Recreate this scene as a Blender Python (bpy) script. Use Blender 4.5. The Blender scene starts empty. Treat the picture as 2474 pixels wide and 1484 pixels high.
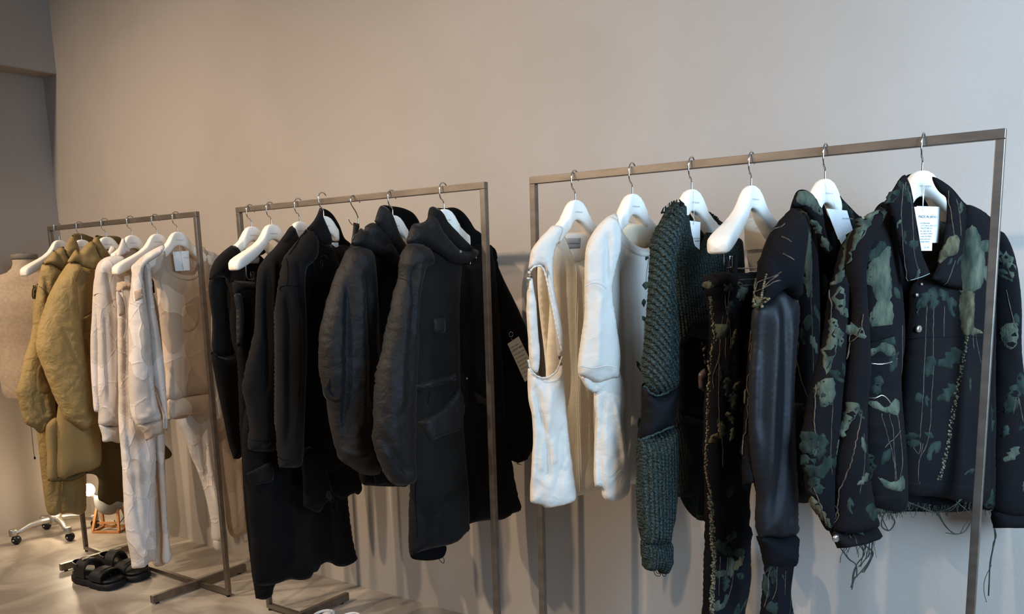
import bpy, bmesh, math, random
import numpy as np
from mathutils import Vector, noise
from mathutils.geometry import delaunay_2d_cdt

# ------------------------------------------------------------------ camera
FW, FH = 2474, 1484
F, PX, PY = 2080.92, 1236.25, 999.43
YAW, PITCH, ROLL = -0.6290, 0.1657, -0.0274
CAM = np.array([0.9312, -2.1203, 1.3581])
RACK_H, BAR, WALL_Y = 1.621, 0.0187, 0.4033

def _axes():
    f = np.array([math.sin(YAW)*math.cos(PITCH), math.cos(YAW)*math.cos(PITCH), -math.sin(PITCH)])
    r = np.array([math.cos(YAW), -math.sin(YAW), 0.0]); u = np.cross(r, f)
    c, s = math.cos(ROLL), math.sin(ROLL)
    return c*r + s*u, c*u - s*r, f
RR, UU, FF = _axes()

def ray(x, y): return FF + RR*(x-PX)/F - UU*(y-PY)/F
def unproj(x, y, P0, n):
    d = ray(x, y); t = ((np.asarray(P0)-CAM) @ n)/(d @ n); return CAM + t*d

C = bpy.context.scene.collection
cam = bpy.data.objects.new('camera', bpy.data.cameras.new('camera')); C.objects.link(cam)
from mathutils import Matrix
M = Matrix(((RR[0], UU[0], -FF[0], CAM[0]), (RR[1], UU[1], -FF[1], CAM[1]), (RR[2], UU[2], -FF[2], CAM[2]), (0, 0, 0, 1)))
cam.matrix_world = M
cam.data.sensor_width = 36; cam.data.sensor_fit = 'HORIZONTAL'
cam.data.lens = F/FW*36
cam.data.shift_x = (FW/2 - PX)/FW
cam.data.shift_y = (PY - FH/2)/FW
cam.data.clip_start = 0.05
bpy.context.scene.camera = cam

# ------------------------------------------------------------------ world, lights, exposure
sc = bpy.context.scene
sc.view_settings.view_transform = 'Standard'; sc.view_settings.look = 'None'
sc.view_settings.exposure = 0.12; sc.view_settings.gamma = 1.0
sc.view_settings.use_curve_mapping = False
w = bpy.data.worlds.new('world'); sc.world = w; w.use_nodes = True
bg = w.node_tree.nodes['Background']
bg.inputs[0].default_value = (0.86, 0.91, 1.0, 1); bg.inputs[1].default_value = 0.18

def aim(o, target):
    d = Vector(target) - o.location
    o.rotation_euler = d.to_track_quat('-Z', 'Y').to_euler()

def spot(loc, target, power, col, angle=70, blend=0.6, size=0.03):
    l = bpy.data.lights.new('ceiling_spot', 'SPOT'); l.energy = power; l.color = col
    l.spot_size = math.radians(angle); l.spot_blend = blend; l.shadow_soft_size = size
    o = bpy.data.objects.new('ceiling_spot', l); C.objects.link(o); o.location = loc; aim(o, target)
    return o
WARM = (1.0, 0.80, 0.60)
spot((-3.75, -2.0, 2.9), (-3.0, 0.2, 0.8), 190, WARM, 100, 1.0)
spot((-2.6, -2.4, 2.9), (-1.6, 0.2, 0.8), 215, WARM, 100, 1.0)
spot((-1.2, -2.3, 2.9), (-0.3, 0.2, 0.8), 180, WARM, 95, 1.0)
l = bpy.data.lights.new('window_daylight', 'AREA'); l.shape = 'RECTANGLE'; l.size = 1.2; l.size_y = 2.0
l.energy = 62; l.color = (0.44, 0.69, 1.0); l.spread = math.radians(85)
o = bpy.data.objects.new('window_daylight', l); C.objects.link(o); o.location = (2.7, -1.5, 2.1); aim(o, (1.0, 0.35, 1.4))

# ------------------------------------------------------------------ materials
def lin(c):
    if isinstance(c, str):
        c = [int(c[i:i+2], 16)/255 for i in (0, 2, 4)]
    return tuple((x/12.92 if x <= 0.04045 else ((x+0.055)/1.055)**2.4) for x in c)
MATS = {}
def mat(name, col, col2=None, rough=0.8, metal=0.0, nscale=6, mix=(0.4, 0.6), bump=0.0, bscale=300, sheen=0.0, stretch=(1, 1, 1),
        emit=None, trans=0.0, spec=0.3, bdist=0.001, detail=4, distort=0.0, wave=None, coat=0.0, aniso=0.0, bump2=None):
    m = bpy.data.materials.new(name); m.use_nodes = True; nt = m.node_tree; N = nt.nodes; L = nt.links
    b = N['Principled BSDF']; c1 = lin(col)
    b.inputs['Base Color'].default_value = (*c1, 1); b.inputs['Roughness'].default_value = rough
    b.inputs['Metallic'].default_value = metal; b.inputs['Specular IOR Level'].default_value = spec
    if sheen: b.inputs['Sheen Weight'].default_value = sheen; b.inputs['Sheen Roughness'].default_value = 0.4
    if coat: b.inputs['Coat Weight'].default_value = coat
    if trans: b.inputs['Transmission Weight'].default_value = trans
    if aniso: b.inputs['Anisotropic'].default_value = aniso
    tc = N.new('ShaderNodeTexCoord'); mp = N.new('ShaderNodeMapping'); mp.inputs['Scale'].default_value = stretch
    L.new(tc.outputs['Object'], mp.inputs[0])
    if col2:
        nz = N.new('ShaderNodeTexNoise'); nz.inputs['Scale'].default_value = nscale; nz.inputs['Detail'].default_value = detail
        nz.inputs['Distortion'].default_value = distort
        L.new(mp.outputs[0], nz.inputs['Vector'])
        r = N.new('ShaderNodeValToRGB'); r.color_ramp.elements[0].position = mix[0]; r.color_ramp.elements[1].position = mix[1]
        r.color_ramp.elements[0].color = (*c1, 1); r.color_ramp.elements[1].color = (*lin(col2), 1)
        L.new(nz.outputs['Fac'], r.inputs[0]); L.new(r.outputs[0], b.inputs['Base Color'])
    last = None
    if bump:
        n2 = N.new('ShaderNodeTexNoise'); n2.inputs['Scale'].default_value = bscale; n2.inputs['Detail'].default_value = 3
        L.new(mp.outputs[0], n2.inputs['Vector'])
        bp = N.new('ShaderNodeBump'); bp.inputs['Strength'].default_value = bump; bp.inputs['Distance'].default_value = bdist
        L.new(n2.outputs['Fac'], bp.inputs['Height']); last = bp
    if bump2:
        n3 = N.new('ShaderNodeTexNoise'); n3.inputs['Scale'].default_value = bump2[0]; n3.inputs['Detail'].default_value = 5
        n3.inputs['Distortion'].default_value = 1.0
        L.new(mp.outputs[0], n3.inputs['Vector'])
        bp = N.new('ShaderNodeBump'); bp.inputs['Strength'].default_value = bump2[1]; bp.inputs['Distance'].default_value = bump2[2]
        L.new(n3.outputs['Fac'], bp.inputs['Height'])
        if last: L.new(last.outputs[0], bp.inputs['Normal'])
        last = bp
    if last: L.new(last.outputs[0], b.inputs['Normal'])
    if emit:
        b.inputs['Emission Color'].default_value = (*lin(emit[0]), 1); b.inputs['Emission Strength'].default_value = emit[1]
    MATS[name] = m; return m

mat('wall_paint', 'a09589', 'a69b90', rough=0.75, nscale=1.3, bump=0.25, bscale=120, bdist=0.002, bump2=(9, 0.12, 0.01))
mat('concrete', 'b0a596', '857b6e', rough=0.42, nscale=3.2, mix=(0.38, 0.64), detail=10, distort=1.2, bump=0.1, bscale=60, bdist=0.002, bump2=(5, 0.1, 0.01))
mat('steel', '877d72', '7a7066', rough=0.40, metal=0.9, nscale=30, stretch=(0.3, 1, 1), bump=0.08, bscale=400, bdist=0.0005)
mat('chrome', 'cfcac4', rough=0.12, metal=1.0)
mat('hanger_white', 'efe7d8', rough=0.55, bump=0.05, bscale=500, spec=0.4)
mat('print_grey', '8a8a88', rough=0.8)
mat('print_black', '2a2a2a', rough=0.8)
mat('clip_black', '17171a', rough=0.35)
mat('card_white', 'eceae6', rough=0.6)
mat('card_cream', 'd9cbb4', rough=0.6)
mat('clear_plastic', 'f4f4f4', rough=0.1, spec=0.8)
mat('button_metal', 'c9c3b4', rough=0.25, metal=0.9)
mat('camo_base', '171414', '0f0f12', rough=0.95, nscale=7, mix=(.35, .7), bump=0.5, bscale=420, bdist=0.0012, sheen=0.0, bump2=(60, .25, .002), spec=.1)
mat('camo_dark', '0e0d0f', '131318', rough=0.95, nscale=12, bump=0.4, bscale=420, bdist=0.001, spec=.1)
mat('leaf_green', '303830', '5f624f', rough=0.9, nscale=55, mix=(.36, .72), detail=6, stretch=(1, 1, .35), bump=0.8, bscale=260, bdist=0.002, sheen=0.05, spec=.1)
mat('leaf_dark', '1c2520', '323b33', rough=0.9, nscale=60, mix=(.36, .72), stretch=(1, 1, .35), bump=0.7, bscale=260, bdist=0.002, spec=.1)
mat('leaf_olive', '3d3a2b', '69634a', rough=0.9, nscale=70, mix=(.36, .72), stretch=(1, 1, .5), bump=0.9, bscale=300, bdist=0.002, spec=.1)
mat('vine_brown', '3e342e', '5c4e3f', rough=0.9, nscale=80)
mat('thread_dark', '26261f', '3a3a30', rough=0.9, nscale=60)
mat('trim_gold', '7d7356', '38332a', rough=0.75, nscale=160, mix=(.42, .6), bump=0.9, bscale=400, bdist=0.003)
mat('lining_olive', '4a4838', '33352a', rough=0.95, nscale=60, bump=0.5, bscale=300, bdist=0.001)
mat('satin_black', '151314', '111013', rough=0.55, nscale=3, bump=0.15, bscale=500, bdist=0.0006, spec=0.28)
mat('rib_black', '0f0f12', rough=0.9, bump=0.4, bscale=400, bdist=0.001, spec=.1)
mat('sheer_black', '151618', '101013', rough=0.7, nscale=8, bump=0.3, bscale=600, bdist=0.0008, spec=.1)
mat('brown_satin', '5a4a42', '2e2622', rough=0.4, nscale=60, stretch=(1, 1, .3))
mat('white_cotton', 'd8d0c3', 'cfc6b8', rough=0.85, nscale=4, bump=0.35, bscale=350, bdist=0.0008, bump2=(22, .38, .010), sheen=0.05)
mat('white_jersey', 'd3cabd', rough=0.9, bump=0.3, bscale=500, bdist=0.0006, sheen=0.05)
mat('cream_inner', 'ddd0b8', 'd3c5ab', rough=0.85, nscale=5, bump=0.3, bscale=350, bdist=0.0008, bump2=(24, .25, .008))
mat('beige_inner', 'd2c7b7', rough=0.85, bump=0.3, bscale=350, bdist=0.0008)
mat('label_grey', '8f8b86', rough=0.7)
mat('black_wool', '181514', '1d1a18', rough=0.95, nscale=8, bump=0.6, bscale=450, bdist=0.001, sheen=0.08, spec=.1)
mat('black_cloth', '0e0c0b', '131110', rough=0.92, nscale=10, bump=0.35, bscale=450, bdist=0.0008, sheen=0.04, spec=.1)
mat('black_nylon', '171514', '1d1a18', spec=.22, rough=0.6, nscale=7, bump=0.5, bscale=240, bdist=0.0015, bump2=(34, .45, .008), sheen=0.05)
mat('black_coat', '151311', '1c1a17', rough=0.75, nscale=7, bump=0.4, bscale=260, bdist=0.001, bump2=(22, .28, .008), sheen=0.05, spec=.1)
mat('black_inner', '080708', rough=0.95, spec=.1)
mat('khaki', 'a58a56', '967d4d', rough=0.72, nscale=5, bump=0.4, bscale=260, bdist=0.001, bump2=(26, .8, .011), sheen=0.03)
mat('khaki_smooth', '9c8150', '8c7447', rough=0.75, nscale=4, bump=0.3, bscale=300, bdist=0.001, bump2=(12, .2, .01))
mat('khaki_dark', '62512f', '55462a', rough=0.85, nscale=6, bump=0.3, bscale=300, bdist=0.001)
mat('form_linen', 'c0a88e', 'b59e85', rough=0.9, nscale=60, bump=0.4, bscale=500, bdist=0.001)
mat('form_grey', '7b7468', rough=0.6)
mat('cast_alu', 'b5afa6', rough=0.38, metal=0.9, bump=0.1, bscale=200)
mat('rubber_black', '131416', rough=0.35)
mat('lamp_wood', 'b07a4c', '9c683f', rough=0.5, nscale=12, stretch=(1, 1, .15))
mat('sandal_black', '1a1a1b', rough=0.5, bump=0.3, bscale=200, bdist=0.001)
mat('sandal_strap', '2e2b2a', rough=0.55, bump=0.3, bscale=300, bdist=0.001)
mat('sole_black', '141416', rough=0.6)
mat('shoe_white', 'e2ddd8', 'd3cdc8', rough=0.8, nscale=20, bump=0.4, bscale=200, bdist=0.002)

def knit_mat(name, c1, c2, dist=.005):
    m = bpy.data.materials.new(name); m.use_nodes = True; nt = m.node_tree; N = nt.nodes; L = nt.links
    b = N['Principled BSDF']; b.inputs['Roughness'].default_value = .95; b.inputs['Specular IOR Level'].default_value = .1
    uv = N.new('ShaderNodeUVMap'); tc = N.new('ShaderNodeTexCoord')
    nz = N.new('ShaderNodeTexNoise'); nz.inputs['Scale'].default_value = 2.5; nz.inputs['Detail'].default_value = 2; L.new(uv.outputs[0], nz.inputs['Vector'])
    def M_(op, a, b_=None):
        n = N.new('ShaderNodeMath'); n.operation = op
        for i, x in enumerate((a, b_)):
            if x is None: continue
            if isinstance(x, (int, float)): n.inputs[i].default_value = x
            else: L.new(x, n.inputs[i])
        return n.outputs[0]
    sp = N.new('ShaderNodeSeparateXYZ'); L.new(uv.outputs[0], sp.inputs[0]); X = M_('ADD', sp.outputs[0], M_('MULTIPLY', nz.outputs['Fac'], .5)); Y = sp.outputs[1]
    rib = M_('ABSOLUTE', M_('SINE', M_('MULTIPLY', X, math.pi)))
    st = M_('SINE', M_('ADD', M_('MULTIPLY', Y, 7.0), M_('MULTIPLY', M_('FLOOR', X), 2.1)))
    n2 = N.new('ShaderNodeTexNoise'); n2.inputs['Scale'].default_value = 230; n2.inputs['Detail'].default_value = 3; L.new(tc.outputs['Object'], n2.inputs['Vector'])
    h = M_('ADD', M_('MULTIPLY', rib, M_('ADD', 1.0, M_('MULTIPLY', st, .13))), M_('MULTIPLY', n2.outputs['Fac'], .6))
    r = N.new('ShaderNodeValToRGB'); r.color_ramp.elements[0].color = (*lin(c1), 1); r.color_ramp.elements[1].color = (*lin(c2), 1); r.color_ramp.elements[0].position = .42; r.color_ramp.elements[1].position = .62
    L.new(n2.outputs['Fac'], r.inputs[0]); L.new(r.outputs[0], b.inputs['Base Color'])
    bp = N.new('ShaderNodeBump'); bp.inputs['Strength'].default_value = 1.0; bp.inputs['Distance'].default_value = dist; L.new(h, bp.inputs['Height']); L.new(bp.outputs[0], b.inputs['Normal'])
    MATS[name] = m; return m
knit_mat('knit_green', '27302e', '46524e', .009)
knit_mat('knit_dark', '171d1b', '252c29', .003)

def jacquard(name, c1, c2, c3, scale=11.0, ridge=0.6, rough=0.85):
    """pale woven cloth with torn, leaf-like tonal patches and raised patch edges"""
    m = bpy.data.materials.new(name); m.use_nodes = True; nt = m.node_tree; N = nt.nodes; L = nt.links
    b = N['Principled BSDF']; b.inputs['Roughness'].default_value = rough; b.inputs['Sheen Weight'].default_value = 0.1
    tc = N.new('ShaderNodeTexCoord'); mp = N.new('ShaderNodeMapping'); mp.inputs['Scale'].default_value = (1.0, 1.0, 0.62)
    L.new(tc.outputs['Object'], mp.inputs[0])
    nz = N.new('ShaderNodeTexNoise'); nz.inputs['Scale'].default_value = 9; nz.inputs['Detail'].default_value = 3
    L.new(mp.outputs[0], nz.inputs['Vector'])
    sb = N.new('ShaderNodeVectorMath'); sb.operation = 'SCALE'; sb.inputs['Scale'].default_value = 0.06; L.new(nz.outputs['Color'], sb.inputs[0])
    ad = N.new('ShaderNodeVectorMath'); ad.operation = 'ADD'; L.new(mp.outputs[0], ad.inputs[0]); L.new(sb.outputs[0], ad.inputs[1])
    vo = N.new('ShaderNodeTexVoronoi'); vo.inputs['Scale'].default_value = scale; L.new(ad.outputs[0], vo.inputs['Vector'])
    sp = N.new('ShaderNodeSeparateColor'); L.new(vo.outputs['Color'], sp.inputs[0])
    r = N.new('ShaderNodeValToRGB'); r.color_ramp.interpolation = 'CONSTANT'
    r.color_ramp.elements[0].color = (*lin(c1), 1); r.color_ramp.elements[1].position = 0.42; r.color_ramp.elements[1].color = (*lin(c2), 1)
    e = r.color_ramp.elements.new(0.75); e.color = (*lin(c3), 1)
    L.new(sp.outputs[0], r.inputs[0]); L.new(r.outputs[0], b.inputs['Base Color'])
    v2 = N.new('ShaderNodeTexVoronoi'); v2.feature = 'DISTANCE_TO_EDGE'; v2.inputs['Scale'].default_value = scale; L.new(ad.outputs[0], v2.inputs['Vector'])
    mr = N.new('ShaderNodeMapRange'); mr.inputs[1].default_value = 0.0; mr.inputs[2].default_value = 0.06; mr.inputs[3].default_value = 1; mr.inputs[4].default_value = 0
    L.new(v2.outputs['Distance'], mr.inputs[0])
    bp = N.new('ShaderNodeBump'); bp.inputs['Strength'].default_value = ridge; bp.inputs['Distance'].default_value = 0.003
    L.new(mr.outputs[0], bp.inputs['Height'])
    n2 = N.new('ShaderNodeTexNoise'); n2.inputs['Scale'].default_value = 260; L.new(mp.outputs[0], n2.inputs['Vector'])
    b2 = N.new('ShaderNodeBump'); b2.inputs['Strength'].default_value = 0.4; b2.inputs['Distance'].default_value = 0.0012
    L.new(n2.outputs['Fac'], b2.inputs['Height']); L.new(bp.outputs[0], b2.inputs['Normal'])
    n4 = N.new('ShaderNodeTexNoise'); n4.inputs['Scale'].default_value = 26; n4.inputs['Detail'].default_value = 4; L.new(mp.outputs[0], n4.inputs['Vector'])
    b4 = N.new('ShaderNodeBump'); b4.inputs['Strength'].default_value = 0.3; b4.inputs['Distance'].default_value = 0.008
    L.new(n4.outputs['Fac'], b4.inputs['Height']); L.new(b2.outputs[0], b4.inputs['Normal']); L.new(b4.outputs[0], b.inputs['Normal'])
    MATS[name] = m; return m
jacquard('jacquard_pale', 'dfd2c6', 'cabcae', 'd9cfc6', scale=14, ridge=.5)
jacquard('jacquard_tan', 'c0a88f', 'b09980', 'cbb59d', scale=11, ridge=.35)

# ------------------------------------------------------------------ scene helpers
def thing(name, label, cat, loc, group=None):
    o = bpy.data.objects.new(name, None); o.empty_display_size = 0.05; C.objects.link(o)
    o.location = tuple(float(v) for v in loc); o['label'] = label; o['category'] = cat
    if group: o['group'] = group
    return o

def root_loc(o):
    while o.parent is not None: o = o.parent
    return np.array(o.location) if o.type == 'EMPTY' else np.zeros(3)

def link_mesh(name, verts, faces, material, parent=None, smooth=True, label=None, kind=None, mats=None, fmi=None):
    verts = np.asarray(verts, float)
    if parent is not None: verts = verts - root_loc(parent)
    me = bpy.data.meshes.new(name); me.from_pydata(verts.tolist(), [], [tuple(int(i) for i in f) for f in faces]); me.update()
    if material: me.materials.append(MATS[material])
    if smooth: me.shade_smooth()
    ob = bpy.data.objects.new(name, me); C.objects.link(ob)
    if parent is not None: ob.parent = parent
    if label: ob['label'] = label
    if kind: ob['kind'] = kind
    return ob

def fix_normals(o):
    bm = bmesh.new(); bm.from_mesh(o.data); bmesh.ops.recalc_face_normals(bm, faces=bm.faces[:]); bm.to_mesh(o.data); bm.free()

class MB:
    def __init__(s): s.v = []; s.f = []
    def add(s, v, f):
        o = len(s.v); s.v += [tuple(p) for p in v]; s.f += [tuple(i+o for i in q) for q in f]
    def box(s, a, b, bev=0.0):
        (x0, y0, z0), (x1, y1, z1) = a, b
        if not bev:
            s.add([(x0, y0, z0), (x1, y0, z0), (x1, y1, z0), (x0, y1, z0), (x0, y0, z1), (x1, y0, z1), (x1, y1, z1), (x0, y1, z1)],
                  [(0, 3, 2, 1), (4, 5, 6, 7), (0, 1, 5, 4), (1, 2, 6, 5), (2, 3, 7, 6), (3, 0, 4, 7)]); return
        bm = bmesh.new(); bmesh.ops.create_cube(bm, size=1)
        for v in bm.verts:
            v.co = Vector(((x0+x1)/2+v.co.x*(x1-x0), (y0+y1)/2+v.co.y*(y1-y0), (z0+z1)/2+v.co.z*(z1-z0)))
        bmesh.ops.bevel(bm, geom=bm.edges[:], offset=bev, segments=2, affect='EDGES', profile=0.5)
        bm.verts.ensure_lookup_table(); bm.verts.index_update()
        s.add([v.co[:] for v in bm.verts], [[v.index for v in f.verts] for f in bm.faces]); bm.free()
    def tube(s, pts, r, seg=6, cap=True, radii=None, flat=1.0):
        P = [np.asarray(p, float) for p in pts]; n = len(P); up = None; rings = []
        for i in range(n):
            t = P[min(i+1, n-1)] - P[max(i-1, 0)]; t = t/(np.linalg.norm(t)+1e-12)
            if up is None:
                a = np.array([0, 0, 1.]) if abs(t[2]) < .9 else np.array([1., 0, 0]); up = np.cross(t, a); up /= np.linalg.norm(up)
            up = up - t*(up@t); up /= np.linalg.norm(up)+1e-12; sd = np.cross(t, up)
            rr = radii[i] if radii is not None else r
            rings.append([P[i]+rr*(math.cos(2*math.pi*k/seg)*up+flat*math.sin(2*math.pi*k/seg)*sd) for k in range(seg)])
        v = [p for R_ in rings for p in R_]; f = []
        for i in range(n-1):
            for k in range(seg):
                a, b = i*seg+k, i*seg+(k+1) % seg; f.append((a, b, b+seg, a+seg))
        if cap:
            f.append(tuple(range(seg-1, -1, -1))); f.append(tuple((n-1)*seg+k for k in range(seg)))
        s.add(v, f)
    def sphere(s, c, r, sx=1, sy=1, sz=1, n=10, m=7):
        v = []; f = []
        for i in range(m+1):
            th = math.pi*i/m
            for k in range(n):
                ph = 2*math.pi*k/n
                v.append((c[0]+r*sx*math.sin(th)*math.cos(ph), c[1]+r*sy*math.sin(th)*math.sin(ph), c[2]+r*sz*math.cos(th)))
        for i in range(m):
            for k in range(n):
                f.append((i*n+k, i*n+(k+1) % n, (i+1)*n+(k+1) % n, (i+1)*n+k))
        s.add(v, f)
    def lathe(s, prof, c=(0, 0, 0), n=24, axis=2, basis=None):
        v = []; f = []
        for (r, z) in prof:
            for k in range(n):
                a = 2*math.pi*k/n; p = (r*math.cos(a), r*math.sin(a), z)
                if basis is not None: p = basis[0]*p[0]+basis[1]*p[1]+basis[2]*p[2]
                v.append((c[0]+p[0], c[1]+p[1], c[2]+p[2]))
        for i in range(len(prof)-1):
            for k in range(n):
                f.append((i*n+k, i*n+(k+1) % n, (i+1)*n+(k+1) % n, (i+1)*n+k))
        s.add(v, f)
    def rotz(s, c, a):
        ca, sa = math.cos(a), math.sin(a); s.v = [(c[0]+(x-c[0])*ca-(y-c[1])*sa, c[1]+(x-c[0])*sa+(y-c[1])*ca, z) for x, y, z in s.v]; return s
    def build(s, name, material, parent=None, smooth=False, **k):
        o = link_mesh(name, s.v, s.f, material, parent, smooth, **k); fix_normals(o); return o

def ribbon_path(pts, step):
    out = [np.asarray(pts[0], float)]
    for a, b in zip(pts[:-1], pts[1:]):
        a = np.asarray(a, float); b = np.asarray(b, float); L_ = np.linalg.norm(b-a); n = max(1, int(L_/step))
        for i in range(1, n+1): out.append(a+(b-a)*i/n)
    return out

def catmull(pts, closed, step):
    """pts: list of (x, y[, 'c']) ; 'c' keeps a sharp corner"""
    P = [np.array(p[:2], float) for p in pts]; corner = [len(p) > 2 for p in pts]; n = len(P); out = []
    m = n if closed else n-1
    for i in range(m):
        p1, p2 = P[i], P[(i+1) % n]
        p0 = P[(i-1) % n] if (closed or i > 0) else p1
        p3 = P[(i+2) % n] if (closed or i+2 < n) else p2
        if corner[i]: p0 = p1-(p2-p1)*.5
        if corner[(i+1) % n]: p3 = p2+(p2-p1)*.5
        L_ = np.linalg.norm(p2-p1); k = max(1, int(round(L_/step)))
        l0 = max(np.linalg.norm(p1-p0), 1e-6); l3 = max(np.linalg.norm(p3-p2), 1e-6)
        m1 = (p2-p0)/(l0+L_+1e-9)*L_; m2 = (p3-p1)/(l3+L_+1e-9)*L_
        for j in range(k):
            t = j/k; t2 = t*t; t3 = t2*t
            out.append((2*t3-3*t2+1)*p1+(t3-2*t2+t)*m1+(-2*t3+3*t2)*p2+(t3-t2)*m2)
    if not closed: out.append(P[-1])
    return np.array(out)

def hash2(ix, iy, seed):
    h = (ix.astype(np.int64)*374761393 + iy.astype(np.int64)*668265263 + seed*1442695041) & 0x7fffffff
    h = ((h ^ (h >> 13))*1274126177) & 0x7fffffff
    return ((h ^ (h >> 16)) & 0xffff)/65535.0
def vnoise(x, y, seed=0):
    ix = np.floor(x); iy = np.floor(y); fx = x-ix; fy = y-iy
    fx = fx*fx*fx*(fx*(fx*6-15)+10); fy = fy*fy*fy*(fy*(fy*6-15)+10)
    a = hash2(ix, iy, seed); b = hash2(ix+1, iy, seed); c = hash2(ix, iy+1, seed); d = hash2(ix+1, iy+1, seed)
    return (a*(1-fx)+b*fx)*(1-fy)+(c*(1-fx)+d*fx)*fy - 0.5

def seg_dist(Q, A):
    """distance of points Q (N,2) to polyline A (M,2) and the parameter 0..1 along it"""
    Q = np.asarray(Q, float)
    if len(A) > 60: A = np.vstack([A[:-1:2], A[-1:]])
    a = A[:-1]; d = A[1:]-a; l2 = (d*d).sum(1)+1e-12; ln = np.sqrt(l2); L_ = np.r_[0, np.cumsum(ln)]
    out = np.empty(len(Q)); par = np.empty(len(Q)); st = max(1, 400000//len(a))
    for k in range(0, len(Q), st):
        q = Q[k:k+st, None, :]-a[None]; t = np.clip((q*d[None]).sum(2)/l2, 0, 1)
        e0 = q[:, :, 0]-t*d[:, 0]; e1 = q[:, :, 1]-t*d[:, 1]; ds = e0*e0+e1*e1; m = ds.argmin(1); r = np.arange(len(m))
        out[k:k+st] = np.sqrt(ds[r, m]); par[k:k+st] = (L_[m]+t[r, m]*ln[m])/(L_[-1]+1e-9)
    return out, par

def inside(Q, P):
    x1, y1 = P[:, 0], P[:, 1]; x2, y2 = np.roll(x1, -1), np.roll(y1, -1); dy = np.where(y2 == y1, 1e-12, y2-y1)
    out = np.empty(len(Q), bool); st = max(1, 600000//len(P))
    for k in range(0, len(Q), st):
        x = Q[k:k+st, 0:1]; y = Q[k:k+st, 1:2]
        c = ((y1 > y) != (y2 > y)) & (x < (x2-x1)*(y-y1)/dy+x1); out[k:k+st] = c.sum(1) % 2 == 1
    return out

def fill(B, h, rng):
    """triangulate closed outline B (n,2) with interior points"""
    lo, hi = B.min(0), B.max(0); xs = np.arange(lo[0], hi[0]+h, h); ys = np.arange(lo[1], hi[1]+h, h*.87)
    g = np.array([(x+(h/2 if j % 2 else 0), y) for j, y in enumerate(ys) for x in xs]); g = g+rng.uniform(-.12, .12, g.shape)*h
    g = g[inside(g, B)]
    if len(g):
        d, _ = seg_dist(g, np.vstack([B, B[:1]])); g = g[d > .55*h]
    V = [tuple(p) for p in B]+[tuple(p) for p in g]; n = len(B)
    vo, eo, fo, vi, ei, fi = delaunay_2d_cdt([Vector(p) for p in V], [(i, (i+1) % n) for i in range(n)], [], 1, 1e-7)
    vo = np.array([v[:] for v in vo]); bset = np.zeros(len(vo), bool)
    for k, src in enumerate(vi):
        if any(i < n for i in src): bset[k] = True
    # drop unused
    return vo, [tuple(f) for f in fo], bset

class Frame:
    """a vertical plane hanging from the bar: u across the hanger, n towards the viewer"""
    def __init__(s, sx, sy, phi, O=None):
        s.O = unproj(sx, sy, (0, BAR/2, 0), np.array([0, 1., 0])) if O is None else np.array(O, float)
        s.set(phi)
    def set(s, phi):
        s.phi = phi; a = math.radians(phi); s.u = np.array([math.cos(a), math.sin(a), 0]); s.n = np.array([math.sin(a), -math.cos(a), 0])
    def uv(s, x, y, off=0.0):
        q = unproj(x, y, s.O+s.n*off, s.n)-s.O; return np.array([q@s.u, q[2]])
    def P(s, u, z, off=0.0): return s.O+s.u*u+s.n*off+np.array([0, 0, z])
    def sub(s, ax, ay, off, yaw):
        """frame through the point seen at pixel (ax, ay) on this plane (offset off), with another yaw"""
        q = unproj(ax, ay, s.O+s.n*off, s.n); return Frame(0, 0, yaw, O=q)

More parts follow.
